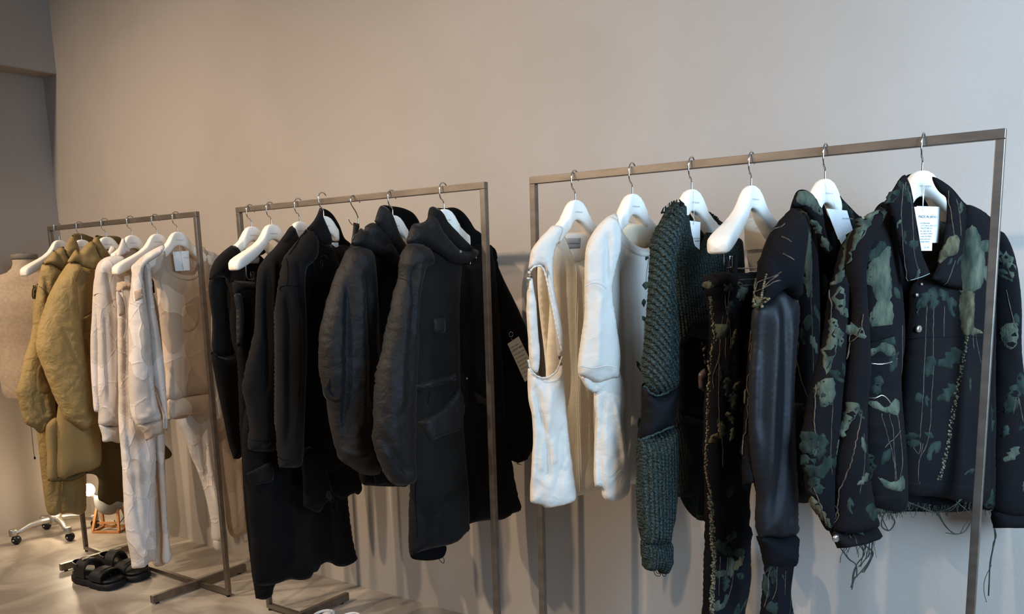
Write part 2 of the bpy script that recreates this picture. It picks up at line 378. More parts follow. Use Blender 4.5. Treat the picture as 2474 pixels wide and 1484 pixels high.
RNG = np.random.default_rng(7)
class Piece:
    def __init__(s, root, name, fr, pts, off=0.0, T=0.02, Tb=None, R=0.05, m='black_cloth', h=0.009, folds=(), wr=((.003, 18, 5),), knit=None,
                 rough_edge=0.0, tilt=0.0, label=None, kind=None, seed=1, parent=None, bow=0.0, pw=0.5):
        s.root = root; s.fr = fr; s.off = off; s.T = T; s.seed = seed; s.tilt = tilt; s.bow = bow; s.pw = pw
        uv = [tuple(fr.uv(p[0], p[1], off))+tuple(p[2:]) for p in pts]
        B = catmull(uv, True, min(h, .008))
        if rough_edge:
            B = B+RNG.uniform(-1, 1, B.shape)*rough_edge
        s.B = B; s.R = R; s.uc = (B[:, 0].min()+B[:, 0].max())/2; s.uw = (B[:, 0].max()-B[:, 0].min())/2
        s.knit = knit; s.wr = wr; s.folds = []
        for (fp, wpx, amp) in folds:
            A = catmull([tuple(fr.uv(p[0], p[1], off+T*.7)) for p in fp], False, .012)
            mid = fp[len(fp)//2]; wm = np.linalg.norm(fr.uv(mid[0]+wpx*.5, mid[1], off)-fr.uv(mid[0]-wpx*.5, mid[1], off))
            s.folds.append((A, wm, amp))
        V, Fc, bd = fill(B, h, RNG)
        prof, g = s.fields(V); prof[bd] = 0
        Tb = T*.6 if Tb is None else Tb
        n = len(V); front = np.array([fr.P(V[i, 0], V[i, 1], off+g[i]+T*prof[i]) for i in range(n)])
        idx = np.full(n, -1); k = n; back = []
        for i in range(n):
            if bd[i]: idx[i] = i
            else: idx[i] = k; k += 1; back.append(fr.P(V[i, 0], V[i, 1], off+min(g[i], g[i]*.6)-Tb*prof[i]-.0015))
        verts = np.vstack([front, np.array(back).reshape(-1, 3)])
        # orientation: front faces towards +n
        f2 = []
        for f in Fc:
            a, b, c = front[f[0]], front[f[1]], front[f[2]]
            if np.cross(b-a, c-a)@fr.n < 0: f = f[::-1]
            f2.append(f)
        faces = f2+[tuple(idx[i] for i in f[::-1]) for f in f2]
        s.ob = link_mesh(name, verts, faces, m, parent or root, True, label=label, kind=kind)
        if knit or m.startswith('knit'):
            per, _, ang = knit or (.008, 0, 0); ca, sa = math.cos(math.radians(ang)), math.sin(math.radians(ang))
            full = np.vstack([V, V[[i for i in range(n) if not bd[i]]]]); A2 = np.stack([(full[:, 0]*ca+full[:, 1]*sa)/per, (-full[:, 0]*sa+full[:, 1]*ca)/per], 1)
            me = s.ob.data; lay = me.uv_layers.new(name='UVMap'); li = np.empty(len(me.loops), int); me.loops.foreach_get('vertex_index', li)
            lay.data.foreach_set('uv', A2[li].ravel())
    def fields(s, V):
        d, _ = seg_dist(V, np.vstack([s.B, s.B[:1]]))
        t = np.clip(d/s.R, 0, 1); prof = (1-(1-t)**2)**s.pw
        g = np.zeros(len(V))
        for A, wm, amp in s.folds:
            dd, par = seg_dist(V, A); e = np.clip(np.minimum(par, 1-par)*6+.15, 0, 1)
            g += amp*np.exp(-(dd/wm)**2)*e
        for i, (amp, fu, fz) in enumerate(s.wr):
            x = V[:, 0]*fu; z = V[:, 1]*fz; wv = vnoise(V[:, 0]*3+7, V[:, 1]*4, s.seed+50+i)*1.6
            q = vnoise(x+wv, z+wv*.5, s.seed+i)
            if amp < 0: g += -amp*(1-np.abs(q)*4).clip(-1, 1)      # ridged
            else: g += amp*2*q
        if s.knit:
            per, amp, ang = s.knit; ca, sa = math.cos(math.radians(ang)), math.sin(math.radians(ang))
            a = V[:, 0]*ca+V[:, 1]*sa; b = -V[:, 0]*sa+V[:, 1]*ca
            a = a+.004*vnoise(V[:, 0]*30, V[:, 1]*30, s.seed)
            rib = np.abs(np.sin(math.pi*a/per)); st = np.sin(2*math.pi*b/(per*.8)+np.floor(a/per)*1.9)
            g += amp*(rib-.5)+amp*.45*st*rib+amp*.8*vnoise(V[:, 0]*260, V[:, 1]*260, s.seed+3)
        g = g+s.tilt*(V[:, 0]-s.uc)-s.bow*((V[:, 0]-s.uc)/max(s.uw, .01))**2
        return prof, g
    def surf(s, uv, lift=0.0):
        uv = np.atleast_2d(uv); prof, g = s.fields(uv); ins = inside(uv, s.B); prof = np.where(ins, prof, 0)
        o = s.off+g+s.T*prof+lift
        return np.array([s.fr.P(uv[i, 0], uv[i, 1], o[i]) for i in range(len(uv))]), o
    def px(s, x, y):
        o = s.off+s.T*.8
        for _ in range(4):
            q = s.fr.uv(x, y, o); _, oo = s.surf(q); o = o*.3+float(oo[0])*.7
        return s.fr.uv(x, y, o)
    def overlay(s, name, pts, t=0.0015, m='leaf_green', h=0.009, parent=None, edge=0.0, smooth=True, kind=None, label=None, mb=None, lift=0.0):
        uv = [tuple(s.px(p[0], p[1]))+tuple(p[2:]) for p in pts]; B = catmull(uv, True, min(h, .006))
        if edge: B = B+RNG.uniform(-1, 1, B.shape)*edge
        return s.overlay_uv(name, B, t, m, h, parent, smooth, kind, label, mb, lift)
    def overlay_uv(s, name, B, t=.0015, m='leaf_green', h=.009, parent=None, smooth=True, kind=None, label=None, mb=None, lift=0.0):
        try: V, Fc, bd = fill(B, h, RNG)
        except Exception: return None
        d, _ = seg_dist(V, np.vstack([B, B[:1]])); pr = np.clip(d/.005, 0, 1)**.5
        top, o = s.surf(V, lift); top = top+np.outer(t*(.35+.65*pr), s.fr.n)
        bot = top-s.fr.n*(t+.0035)
        n = len(V); f2 = []
        for f in Fc:
            a, b, c = top[f[0]], top[f[1]], top[f[2]]
            if np.cross(b-a, c-a)@s.fr.n < 0: f = f[::-1]
            f2.append(f)
        ed = {}
        for f in f2:
            for i in range(3):
                a, b = f[i], f[(i+1) % 3]
                if (b, a) in ed: del ed[(b, a)]
                else: ed[(a, b)] = 1
        faces = f2+[tuple(i+n for i in f[::-1]) for f in f2]+[(b, a, a+n, b+n) for a, b in ed]
        V3 = np.vstack([top, bot])
        if mb is not None: mb.add(V3, faces); return None
        return link_mesh(name, V3, faces, m, parent or s.ob, smooth, label=label, kind=kind)
    def line(s, mb, pts, r=0.0012, jit=0.0, lift=0.0, seg=5):
        uv = np.array([s.px(p[0], p[1]) for p in pts]); A = catmull([tuple(p) for p in uv], False, .008)
        if jit: A = A+RNG.uniform(-1, 1, A.shape)*jit
        P, _ = s.surf(A, lift); mb.tube(P, r, seg)
    def lines(s, name, L_, r=0.0012, m='vine_brown', jit=0.0, lift=0.0, parent=None, kind=None):
        for l in L_:
            mb = MB(); s.line(mb, l, r, jit, lift); mb.build(name, m, parent or s.ob, True, kind=kind)
    def disc(s, name, x, y, r, t=0.003, m='button_metal', parent=None, dome=0.4):
        q = s.px(x, y); P, _ = s.surf(q, t*.2); n = s.fr.n; mb = MB()
        mb.lathe([(0.0001, t), (r*.5, t*(1-.1*dome)), (r*.86, t*(1-.35*dome)), (r, t*.3), (r, -.002), (0.0001, -.002)], P[0], 16, basis=(s.fr.u, np.array([0, 0, 1.]), n))
        return mb.build(name, m, parent or s.ob, True)

def leaf(cx, cy, L_, W, ang, kind=0):
    """pixel outline of a leaf: ang in degrees, pointing direction (0 = right, 90 = down)"""
    base = {0: [(0, 0), (.18, .32), (.45, .5), (.72, .36), (1, 0, 'c'), (.72, -.36), (.45, -.5), (.18, -.32)],
            1: [(0, 0, 'c'), (.1, .35), (.3, .55), (.35, .3), (.55, .5), (.6, .22), (.85, .3), (1, 0, 'c'), (.8, -.2), (.62, -.5), (.5, -.25), (.3, -.5), (.2, -.2)],
            2: [(0, .1), (.1, .5), (.4, .45), (.55, .6), (.9, .5), (.85, .2), (1, 0), (.8, -.3), (.85, -.55), (.5, -.4), (.3, -.6), (.1, -.35)],
            3: [(0, 0), (.3, .5), (.75, .5), (1, .15), (.85, .0), (.6, .2), (.4, .05), (.55, -.2), (.3, -.35)]}[kind]
    a = math.radians(ang); out = []
    for p in base:
        x = (p[0]-.5)*L_; y = p[1]*W; out.append((cx+x*math.cos(a)-y*math.sin(a), cy+x*math.sin(a)+y*math.cos(a))+tuple(p[2:]))
    return out

def leaves(pc, specs, m='leaf_green', name='leaf_motif', edge=.0018, t=.0016):
    for sp in specs:
        pts = leaf(*sp) if len(sp) in (5, 6) and not isinstance(sp[0], tuple) else list(sp)
        pc.overlay(name, pts, t=t, edge=edge, m=m, h=.010)

def scatter(pc, n, seed, m=('leaf_green', 'leaf_dark', 'leaf_dark'), size=(28, 60), vines=3):
    rg = random.Random(seed); o = pc.off+pc.T; lo, hi = pc.B.min(0), pc.B.max(0); k = tries = 0
    big = np.linalg.norm
    while k < n and tries < n*12:
        tries += 1; q = np.array([[rg.uniform(lo[0], hi[0]), rg.uniform(lo[1], hi[1])]])
        if not inside(q, pc.B)[0]: continue
        L_ = rg.uniform(*size)/1000; W = L_*rg.uniform(.3, .55); a = rg.choice([90, 90, 60, 120, 40, 150, -60])+rg.uniform(-15, 15); kd = rg.choice([0, 1, 1, 2, 3])
        B = catmull([(x+q[0][0], -y+q[0][1])+tuple(r_) for x, y, *r_ in leaf(0, 0, L_, W, a, kd)], True, .005)
        B = B+RNG.uniform(-1, 1, B.shape)*.0014
        if not inside(B, pc.B).all(): continue
        pc.overlay_uv('leaf_motif', B, .0016, rg.choice(m), .009); k += 1
    for i in range(vines):
        x = rg.uniform(lo[0], hi[0]); z0 = rg.uniform(lo[1]+.3*(hi[1]-lo[1]), hi[1]); L_ = rg.uniform(.08, .2); A = []
        dx = rg.uniform(-.1, .1)
        for j in range(10):
            A.append((x, z0-L_*j/9)); dx += rg.uniform(-.12, .12); x += dx*L_/9
        A = np.array(A); 
        if not inside(A, pc.B).all(): continue
        A = catmull([tuple(p) for p in A], False, .006); P_, _ = pc.surf(A); mb = MB(); mb.tube(P_, .0009, 5); mb.build('vine_motif', 'vine_brown', pc.ob, True)

def fringe(root, fr, pts, off, n, lmin, lmax, m='thread_dark', name='frayed_threads', r=.0007, seed=3, loops=0):
    rg = random.Random(seed); mb = MB(); uv = [fr.uv(x, y, off) for x, y in pts]
    for i in range(n+loops):
        t = rg.random()*(len(uv)-1); k = min(int(t), len(uv)-2); q = uv[k]+(uv[k+1]-uv[k])*(t-k); L_ = rg.uniform(lmin, lmax)
        x, z, o = q[0], q[1]+.006, off; dx = rg.uniform(-.5, .5); P = []
        ns = 9
        if i >= n:
            w_ = rg.uniform(.3, .6)*L_
            for j in range(15):
                a = math.pi*(j/14); P.append(fr.P(x+w_*(1-math.cos(a)), z-L_*math.sin(a)*(1+.1*rg.uniform(-1, 1)), o+rg.uniform(-.002, .002)))
        else:
            for j in range(ns):
                P.append(fr.P(x, z, o)); dx = dx*.75+rg.uniform(-.35, .35); x += dx*L_/ns; z -= L_/ns*rg.uniform(.6, 1.1); o += rg.uniform(-.002, .002)
        mb.tube(P, r*rg.uniform(.6, 1.4), 4)
    return mb.build(name, m, root, True, kind='stuff')

def tag(name, label, fr, corners, off, m='card_white', string=None, text=(), back=None, group=None):
    """swing tag: flat card with given pixel corners (4) on a plane; text lines as (x, y, size_px, string)"""
    uv = [fr.uv(x, y, off) for x, y in corners]; P = np.array([fr.P(q[0], q[1], off) for q in uv]); c = P.mean(0)
    root = thing(name, label, 'tag', c, group)
    n = fr.n*.0006; v = np.vstack([P+n, P-n]); f = [(0, 1, 2, 3), (7, 6, 5, 4), (0, 4, 5, 1), (1, 5, 6, 2), (2, 6, 7, 3), (3, 7, 4, 0)]
    card = link_mesh('card', v, f, m, root, False)
    if back:
        uv = [fr.uv(x, y, off-.004) for x, y in back]; Q = np.array([fr.P(q[0], q[1], off-.004) for q in uv])
        v = np.vstack([Q+n, Q-n]); link_mesh('back_card', v, f, m, root, False)
    if string:
        mb = MB(); A = [fr.P(*fr.uv(x, y, o_), o_) for x, y, o_ in string]; mb.tube(A, .0006, 5)
        if len(string) > 2: pass
        mb.build('string', 'clear_plastic', root, True)
    for (x, y, size, body, mm) in text:
        q = fr.uv(x, y, off); add_text(body, fr.P(q[0], q[1], off+.0012), fr, np.linalg.norm(fr.uv(x, y+size, off)-q), mm, root)
    return root

def add_text(body, loc, fr, size, m, root, name='printed_text', align='LEFT', rot=0.0):
    cu = bpy.data.curves.new(name, 'FONT'); cu.body = body; cu.size = size*1.35; cu.align_x = align; cu.resolution_u = 2
    cu.materials.append(MATS[m])
    ob = bpy.data.objects.new(name, cu); C.objects.link(ob); ob.parent = root
    up = np.array([0, 0, 1.]); u = fr.u*math.cos(rot)+up*math.sin(rot); v = np.cross(fr.n, u)
    loc = np.asarray(loc)-root_loc(root)
    ob.matrix_local = Matrix(((u[0], v[0], fr.n[0], loc[0]), (u[1], v[1], fr.n[1], loc[1]), (u[2], v[2], fr.n[2], loc[2]), (0, 0, 0, 1)))
    return ob

# ------------------------------------------------------------------ the room
def struct(name, a, b, m):
    mb = MB(); mb.box(a, b); o = mb.build(name, m); o['kind'] = 'structure'; return o
struct('floor', (-4.2, -4.5, -0.1), (4.5, WALL_Y+.1, 0.0), 'concrete')
struct('wall_back', (-4.2, WALL_Y, -0.05), (4.5, WALL_Y+.12, 3.4), 'wall_paint')
struct('wall_left', (-4.15, -4.5, -0.05), (-4.0, WALL_Y+.02, 3.4), 'wall_paint')
mb = MB(); mb.box((-4.02, -4.4, 2.455), (-3.855, WALL_Y+.02, 3.4), .008); o = mb.build('trim_1', 'wall_paint'); o['kind'] = 'structure'

# ------------------------------------------------------------------ racks
def rack(x0, x1, label):
    r = thing('clothes_rack', label, 'clothes rack', ((x0+x1)/2, 0, 0), 'brushed steel clothes racks')
    b = BAR; z0 = .0105; bv = .0016
    mb = MB(); mb.box((x0, 0, RACK_H-.021), (x1, b, RACK_H), bv); mb.build('top_rail', 'steel', r)
    for x in (x0, x1-b):
        mb = MB(); mb.box((x, 0, z0+b), (x+b, b, RACK_H-.021), bv); mb.build('post', 'steel', r)
    mb = MB(); mb.box((x0, 0, z0), (x1, b, z0+b), bv); mb.build('bottom_rail', 'steel', r)
    for xf in (x0+.205, x1-.205-b):
        for ya, yb in ((-.225, -.0003), (b+.0003, .25)):
            pass
        mb = MB(); mb.box((xf, -.225, .0065), (xf+b*1.1, .25, .0395), bv); mb.build('foot', 'steel', r)
        for y in (-.2, .215):
            mb = MB(); mb.lathe([(.0001, 0), (.008, 0), (.009, .003), (.007, .0066), (.0001, .0066)], (xf+b*.55, y, 0), 12); mb.build('glide', 'rubber_black', r, True)
    for xf in (x0+.012, x1-.012):
        mb = MB(); mb.lathe([(.0001, 0), (.007, 0), (.008, .003), (.006, z0), (.0001, z0)], (xf, b/2, 0), 12); mb.build('glide', 'rubber_black', r, True)
    return r
rack(-3.331, -2.1425, 'steel rack at the far left holding khaki and pale clothes')
rack(-1.888, -0.690, 'middle steel rack holding only black clothes')
rack(-0.526, 0.681, 'steel rack at the right holding white, green and dark leafy clothes')

# ------------------------------------------------------------------ hangers
HU = [0, .012, .024, .034, .045, .06, .085, .115, .145, .172, .190, .199, .2045, .2065]
HT = [0, -.0015, -.007, -.018, -.036, -.054, -.073, -.089, -.103, -.116, -.126, -.134, -.142, -.150]
HB = [-.056, -.058, -.064, -.073, -.084, -.097, -.116, -.134, -.149, -.160, -.166, -.167, -.163, -.156]
HD = [.0115, .0125, .0145, .0165, .0185, .0195, .0215, .0245, .028, .031, .031, .027, .018, .005]
def hanger(fr, label, clips=None, trim=(1, 1, 1), group='white shoulder hangers', hook_only=False, text=True, name='clothes_hanger'):
    r = thing(name, label, 'hanger', fr.O, group)
    if not hook_only:
        st = [(-HU[i], HT[i], HB[i], HD[i]) for i in range(len(HU)-1, 0, -1)]+[(HU[i], HT[i], HB[i], HD[i]) for i in range(len(HU))]
        # densify
        S = []
        for a, b in zip(st[:-1], st[1:]):
            for j in range(3): S.append(tuple(a[k]+(b[k]-a[k])*j/3 for k in range(4)))
        S.append(st[-1]); v = []; f = []; K = 20
        S = [q for q in S if (q[0] < 0 and -q[0] <= .052+.155*trim[0]) or (q[0] >= 0 and q[0] <= .052+.155*trim[1])]
        for e_, k_ in ((0, trim[0]), (-1, trim[1])):
            if k_ < 1: q = S[e_]; zc = (q[1]+q[2])/2; S.insert(0 if e_ == 0 else len(S), (q[0]+math.copysign(.006, q[0]), zc+(q[1]-zc)*.5, zc+(q[2]-zc)*.5, q[3]*.5))
        for (u, t, bt, d) in S:
            d = d*(trim[2] if abs(u) > .05 and trim[0 if u < 0 else 1] < 1 else 1); zc, zh = (t+bt)/2, (t-bt)/2; fw = 0 if trim[2] != 1 else .018*(abs(u)/.2)**2
            for k in range(K):
                a = 2*math.pi*k/K; ca, sa = math.cos(a), math.sin(a); e = .5
                v.append(fr.P(u, zc+zh*math.copysign(abs(sa)**e, sa), fw+d*math.copysign(abs(ca)**e, ca)))
        for i in range(len(S)-1):
            for k in range(K): f.append((i*K+k, i*K+(k+1) % K, (i+1)*K+(k+1) % K, (i+1)*K+k))
        for base, sgn in ((0, -1), ((len(S)-1)*K, 1)):
            cpt = np.mean([np.array(q) for q in v[base:base+K]], axis=0)+fr.u*sgn*.0012; ci = len(v); v.append(cpt)
            for k in range(K): f.append((base+k, base+(k+1) % K, ci))
        body = link_mesh('hanger_body', v, f, 'hanger_white', r, True); fix_normals(body)
        if text: add_text('Licht Bestreben', fr.P(-.022, -.036, .0152), fr, .0042, 'print_grey', r)
    # hook in the plane square to the rail
    fy = Frame(0, 0, 90, O=fr.O)
    hp = [(0, -.004), (0, .012), (-.001, .020), (-.006, .027), (-.013, .034), (-.0175, .043), (-.0195, .054), (-.0185, .066), (-.014, .0765), (-.006, .0825), (.003, .0835), (.011, .080), (.0165, .073), (.0185, .064), (.018, .056)]
    A = catmull(hp, False, .003); mb = MB(); mb.tube([fy.P(p[0], p[1]+(-.0035 if p[1] > .03 else 0), 0) for p in A], .0021, 8); mb.build('hook', 'chrome', r, True)
    if clips:
        off = .012
        (wl, wr_, zb, cl) = clips   # wire left u, wire right u, bar drop, clip positions
        mb = MB(); mb.tube([fr.P(*p, off) for p in catmull([(wl, -.13), (wl, zb+.01), (wl+.008, zb, ), (wr_-.008, zb), (wr_, zb+.01), (wr_, -.13)], False, .006)], .0016, 8); mb.build('clip_bar', 'chrome', r, True)
        for cu_ in cl:
            mb = MB(); c0 = fr.P(cu_, zb, off)
            def bx(du, dz0, dz1, d0, d1):
                vs = [fr.P(cu_+a, zb+z, off+d) for z in (dz0, dz1) for a, d in ((-du, d0), (du, d0), (du, d1), (-du, d1))]
                mb.add(vs, [(0, 3, 2, 1), (4, 5, 6, 7), (0, 1, 5, 4), (1, 2, 6, 5), (2, 3, 7, 6), (3, 0, 4, 7)])
            bx(.0065, -.045, .03, .006, .011); bx(.0065, -.045, .02, -.009, -.005); bx(.004, -.004, .006, -.005, .006)
            mb.build('clip', 'clip_black', r)
            mb = MB(); mb.tube([fr.P(cu_-.014+a, zb+z, off+.004) for a, z in ((-.006, .002), (-.006, .028), (.006, .028), (.006, .002), (-.006, .002))], .0014, 5)
            mb.build('clip_spring', 'chrome', r, True)
    return r
FR = {}
def fh(key, x, y, phi): FR[key] = Frame(x, y, phi); return FR[key]
fh('a1', 143, 580, 94); fh('a2', 197, 579, 88); fh('a3', 257, 572, 86); fh('a4', 319, 568, 86); fh('a5', 379, 565, 84); fh('a6', 429, 560, 88)
fh('b1', 608, 547, 90); fh('b2', 656, 542, 91); fh('b3', 724, 535, 88); fh('b4', 782, 522, 88); fh('b5', 862, 533, 88); fh('b6', 949, 520, 86); fh('b7', 1073, 505, 84)
fh('c1', 1390, 483, 86); fh('c2', 1528, 468, 84); fh('c3', 1671, 457, 82); fh('c4', 1815, 448, 84); fh('c5', 1993, 432, 77); fh('c6', 2228, 412, 58)
LB = {'a1': ('bare-shouldered white hanger at the far left with khaki trousers clipped below', (-.105, .105, -.195, (-.06, .06))),
 'a2': ('white hanger inside the raised collar of the darker khaki jacket', None),
 'a3': ('white hanger inside the hood of the bulky khaki coat', None),
 'a4': ('white hanger inside the pale patterned collared shirt', None),
 'a5': ('white hanger with pale drawstring sweatpants clipped under its arms', (-.13, .13, -.2, (-.05, .05))),
 'a6': ('white hanger showing in the neck of the pale patterned sweatshirt', None),
 'b1': ('white hanger holding the black sleeveless vest at the left of the middle rack', None),
 'b2': ('bare white hanger with black trousers clipped below it', (-.14, .14, -.2, (-.105, .05))),
 'b3': ('white hanger in the open neck of the long black coat', None),
 'b4': ('white hanger inside the pointed collar of the black wool jacket', None),
 'b6': ('white hanger inside the hood of the black padded blouson', None),
 'b7': ('white hanger inside the hood of the black parka with studs', None),
 'c1': ('white hanger holding the sleeveless off-white top', None),
 'c2': ('white hanger holding the white short-sleeved tee', None),
 'c3': ('white hanger holding the dark green chunky knit sweater', None),
 'c4': ('large bare white hanger with leafy dark trousers clipped below', (-.155, .15, -.2, (-.115, .06))),
 'c5': ('white hanger in the leafy jacket that has a satin sleeve', None),
 'c6': ('rightmost white hanger, in the leafy dark trucker jacket', None)}
HG = {}
TR = {'a2': (.3, .3, .7), 'a3': (.3, .3, .7), 'a4': (.3, .6, .8), 'a6': (1, .55, .9), 'b1': (.25, .7, .8), 'b3': (.1, .1, .8), 'b4': (.1, .0, .8), 'b6': (.0, .3, .8), 'b7': (.0, .3, .8), 'c1': (.3, 1, .9), 'c2': (.2, .9, .8), 'c3': (.2, .55, .9), 'c5': (.1, .3, .8), 'c6': (.2, .25, .9)}
for k_, (lb, cl) in LB.items(): HG[k_] = hanger(FR[k_], lb, cl, TR.get(k_, (1, 1, 1)))
# ------------------------------------------------------------------ left rack
def trousers_a1():
    fr = FR['a1']; r = thing('khaki_trousers', 'khaki trousers with gathered ankles clipped to the leftmost hanger', 'trousers', fr.P(0, -.2))
    P = lambda *a, **k: Piece(r, *a, **k)
    l = P('leg', fr, [(84, 690), (110, 684), (135, 684), (142, 900), (146, 1060), (148, 1140), (146, 1200), (146, 1236), (136, 1246), (122, 1245), (114, 1236), (107, 1200), (100, 1150), (94, 1090), (88, 1030), (82, 860)], off=.0, T=.035, R=.04, m='khaki', folds=[([(112, 1050), (116, 1120), (124, 1200)], 6, .006), ([(140, 1160), (132, 1230)], 4, .008)], seed=121)
    l2 = P('leg', fr, [(120, 690), (150, 690), (196, 800), (206, 1100), (207, 1200), (205, 1234), (192, 1244), (168, 1240), (150, 1242), (142, 1230), (138, 1200), (141, 1160), (130, 1000)], off=-.03, T=.035, R=.04, m='khaki', folds=[([(170, 1200), (168, 1242)], 4, -.01), ([(155, 1190), (152, 1240)], 4, -.008), ([(186, 1180), (184, 1240)], 5, -.008)], seed=122)
    P('waistband', fr, [(80, 690, 'c'), (132, 684, 'c'), (132, 712, 'c'), (80, 720, 'c')], off=.006, T=.034, R=.04, m='khaki_dark', seed=123)
    mb = MB(); mb.tube([fr.P(*fr.uv(x, y, .02), .02) for x, y in [(86, 694), (80, 696), (78, 704), (78, 716), (80, 722), (86, 722)]], .002, 6); mb.build('buckle', 'clip_black', r, True)
    P('belt_tab', fr, [(80, 697), (88, 694), (87, 722), (80, 720)], off=.01, T=.004, R=.006, m='khaki_dark', h=.006)
trousers_a1()

def jacket_a2():
    fr = FR['a2']; r = thing('khaki_jacket', 'darker khaki jacket with a raised collar, second hanger from the left', 'jacket', fr.O)
    P = lambda *a, **k: Piece(r, *a, **k)
    P('body', fr, [(120, 650), (150, 640), (185, 600), (215, 590), (225, 700), (220, 900), (205, 1040), (150, 1050), (120, 1045), (112, 900)], off=-.03, T=.02, R=.04, m='khaki_dark', h=.013, seed=124)
    P('collar_lining', fr, [(176, 567), (188, 564), (200, 565), (215, 570), (227, 576), (220, 586), (208, 594), (188, 594), (182, 582)], off=-.022, T=.006, R=.02, m='khaki_dark', seed=125)
    P('collar', fr, [(176, 567, 'c'), (183, 578), (189, 592), (192, 606), (186, 618), (174, 628), (162, 622), (156, 606), (160, 590), (168, 578)], off=.048, T=.012, R=.02, m='khaki_smooth', folds=[([(160, 615), (175, 600), (185, 602)], 4, .006), ([(170, 575), (166, 600)], 3, -.003)], seed=126)
    P('hood_fold', fr, [(103, 638), (112, 626), (122, 614), (130, 604), (134, 608), (138, 602), (148, 597), (153, 596), (156, 606), (162, 622), (170, 632), (160, 642), (150, 654), (138, 648), (122, 640)], off=.04, T=.022, R=.025, m='khaki_smooth', wr=((.005, 34, 24),), folds=[([(133, 604), (140, 614), (150, 624)], 3, -.008), ([(120, 625), (140, 638), (152, 645)], 5, .006)], seed=127)
    sl = P('sleeve', fr, [(103, 639), (122, 641), (138, 649), (148, 658), (140, 680), (130, 710), (124, 760), (124, 830), (128, 900), (134, 980), (134, 1010), (126, 1028), (112, 1042), (98, 1048), (84, 1036), (64, 1026), (57, 1015), (48, 985), (42, 960), (37, 948, 'c'), (50, 905), (60, 860), (72, 825), (79, 785), (83, 740), (89, 700), (93, 680), (97, 655)], off=.03, T=.042, R=.05, m='khaki', h=.009, wr=((.004, 18, 8), (.0015, 70, 60)),
           folds=[([(110, 660), (114, 700), (118, 760)], 5, -.016), ([(40, 950), (62, 972), (80, 995), (93, 1012)], 4, .007), ([(60, 985), (78, 1008), (90, 1020)], 5, -.010), ([(93, 1012), (115, 1006), (132, 1002)], 3, .008), ([(100, 960), (108, 1000)], 5, -.010), ([(100, 1020), (98, 1046)], 4, -.008)], seed=128)
    sl.lines('armhole_seam', [[(92, 692), (103, 698), (112, 712), (116, 728)]], .0016, 'khaki_dark')
    sl.overlay('side_tab', [(91, 890), (100, 880), (107, 905), (120, 948), (92, 945)], .004, 'khaki_smooth')
    mb = MB(); mb.tube([fr.P(*fr.uv(x, y, .03), .03) for x, y in [(75, 1030), (77, 1050), (80, 1080), (83, 1104)]], .0013, 5); mb.build('drawcord', 'vine_brown', r, True)
    mb = MB(); mb.sphere(fr.P(*fr.uv(84, 1107, .03), .03), .005, sz=1.4); mb.build('cord_stopper', 'clip_black', r, True)
jacket_a2()

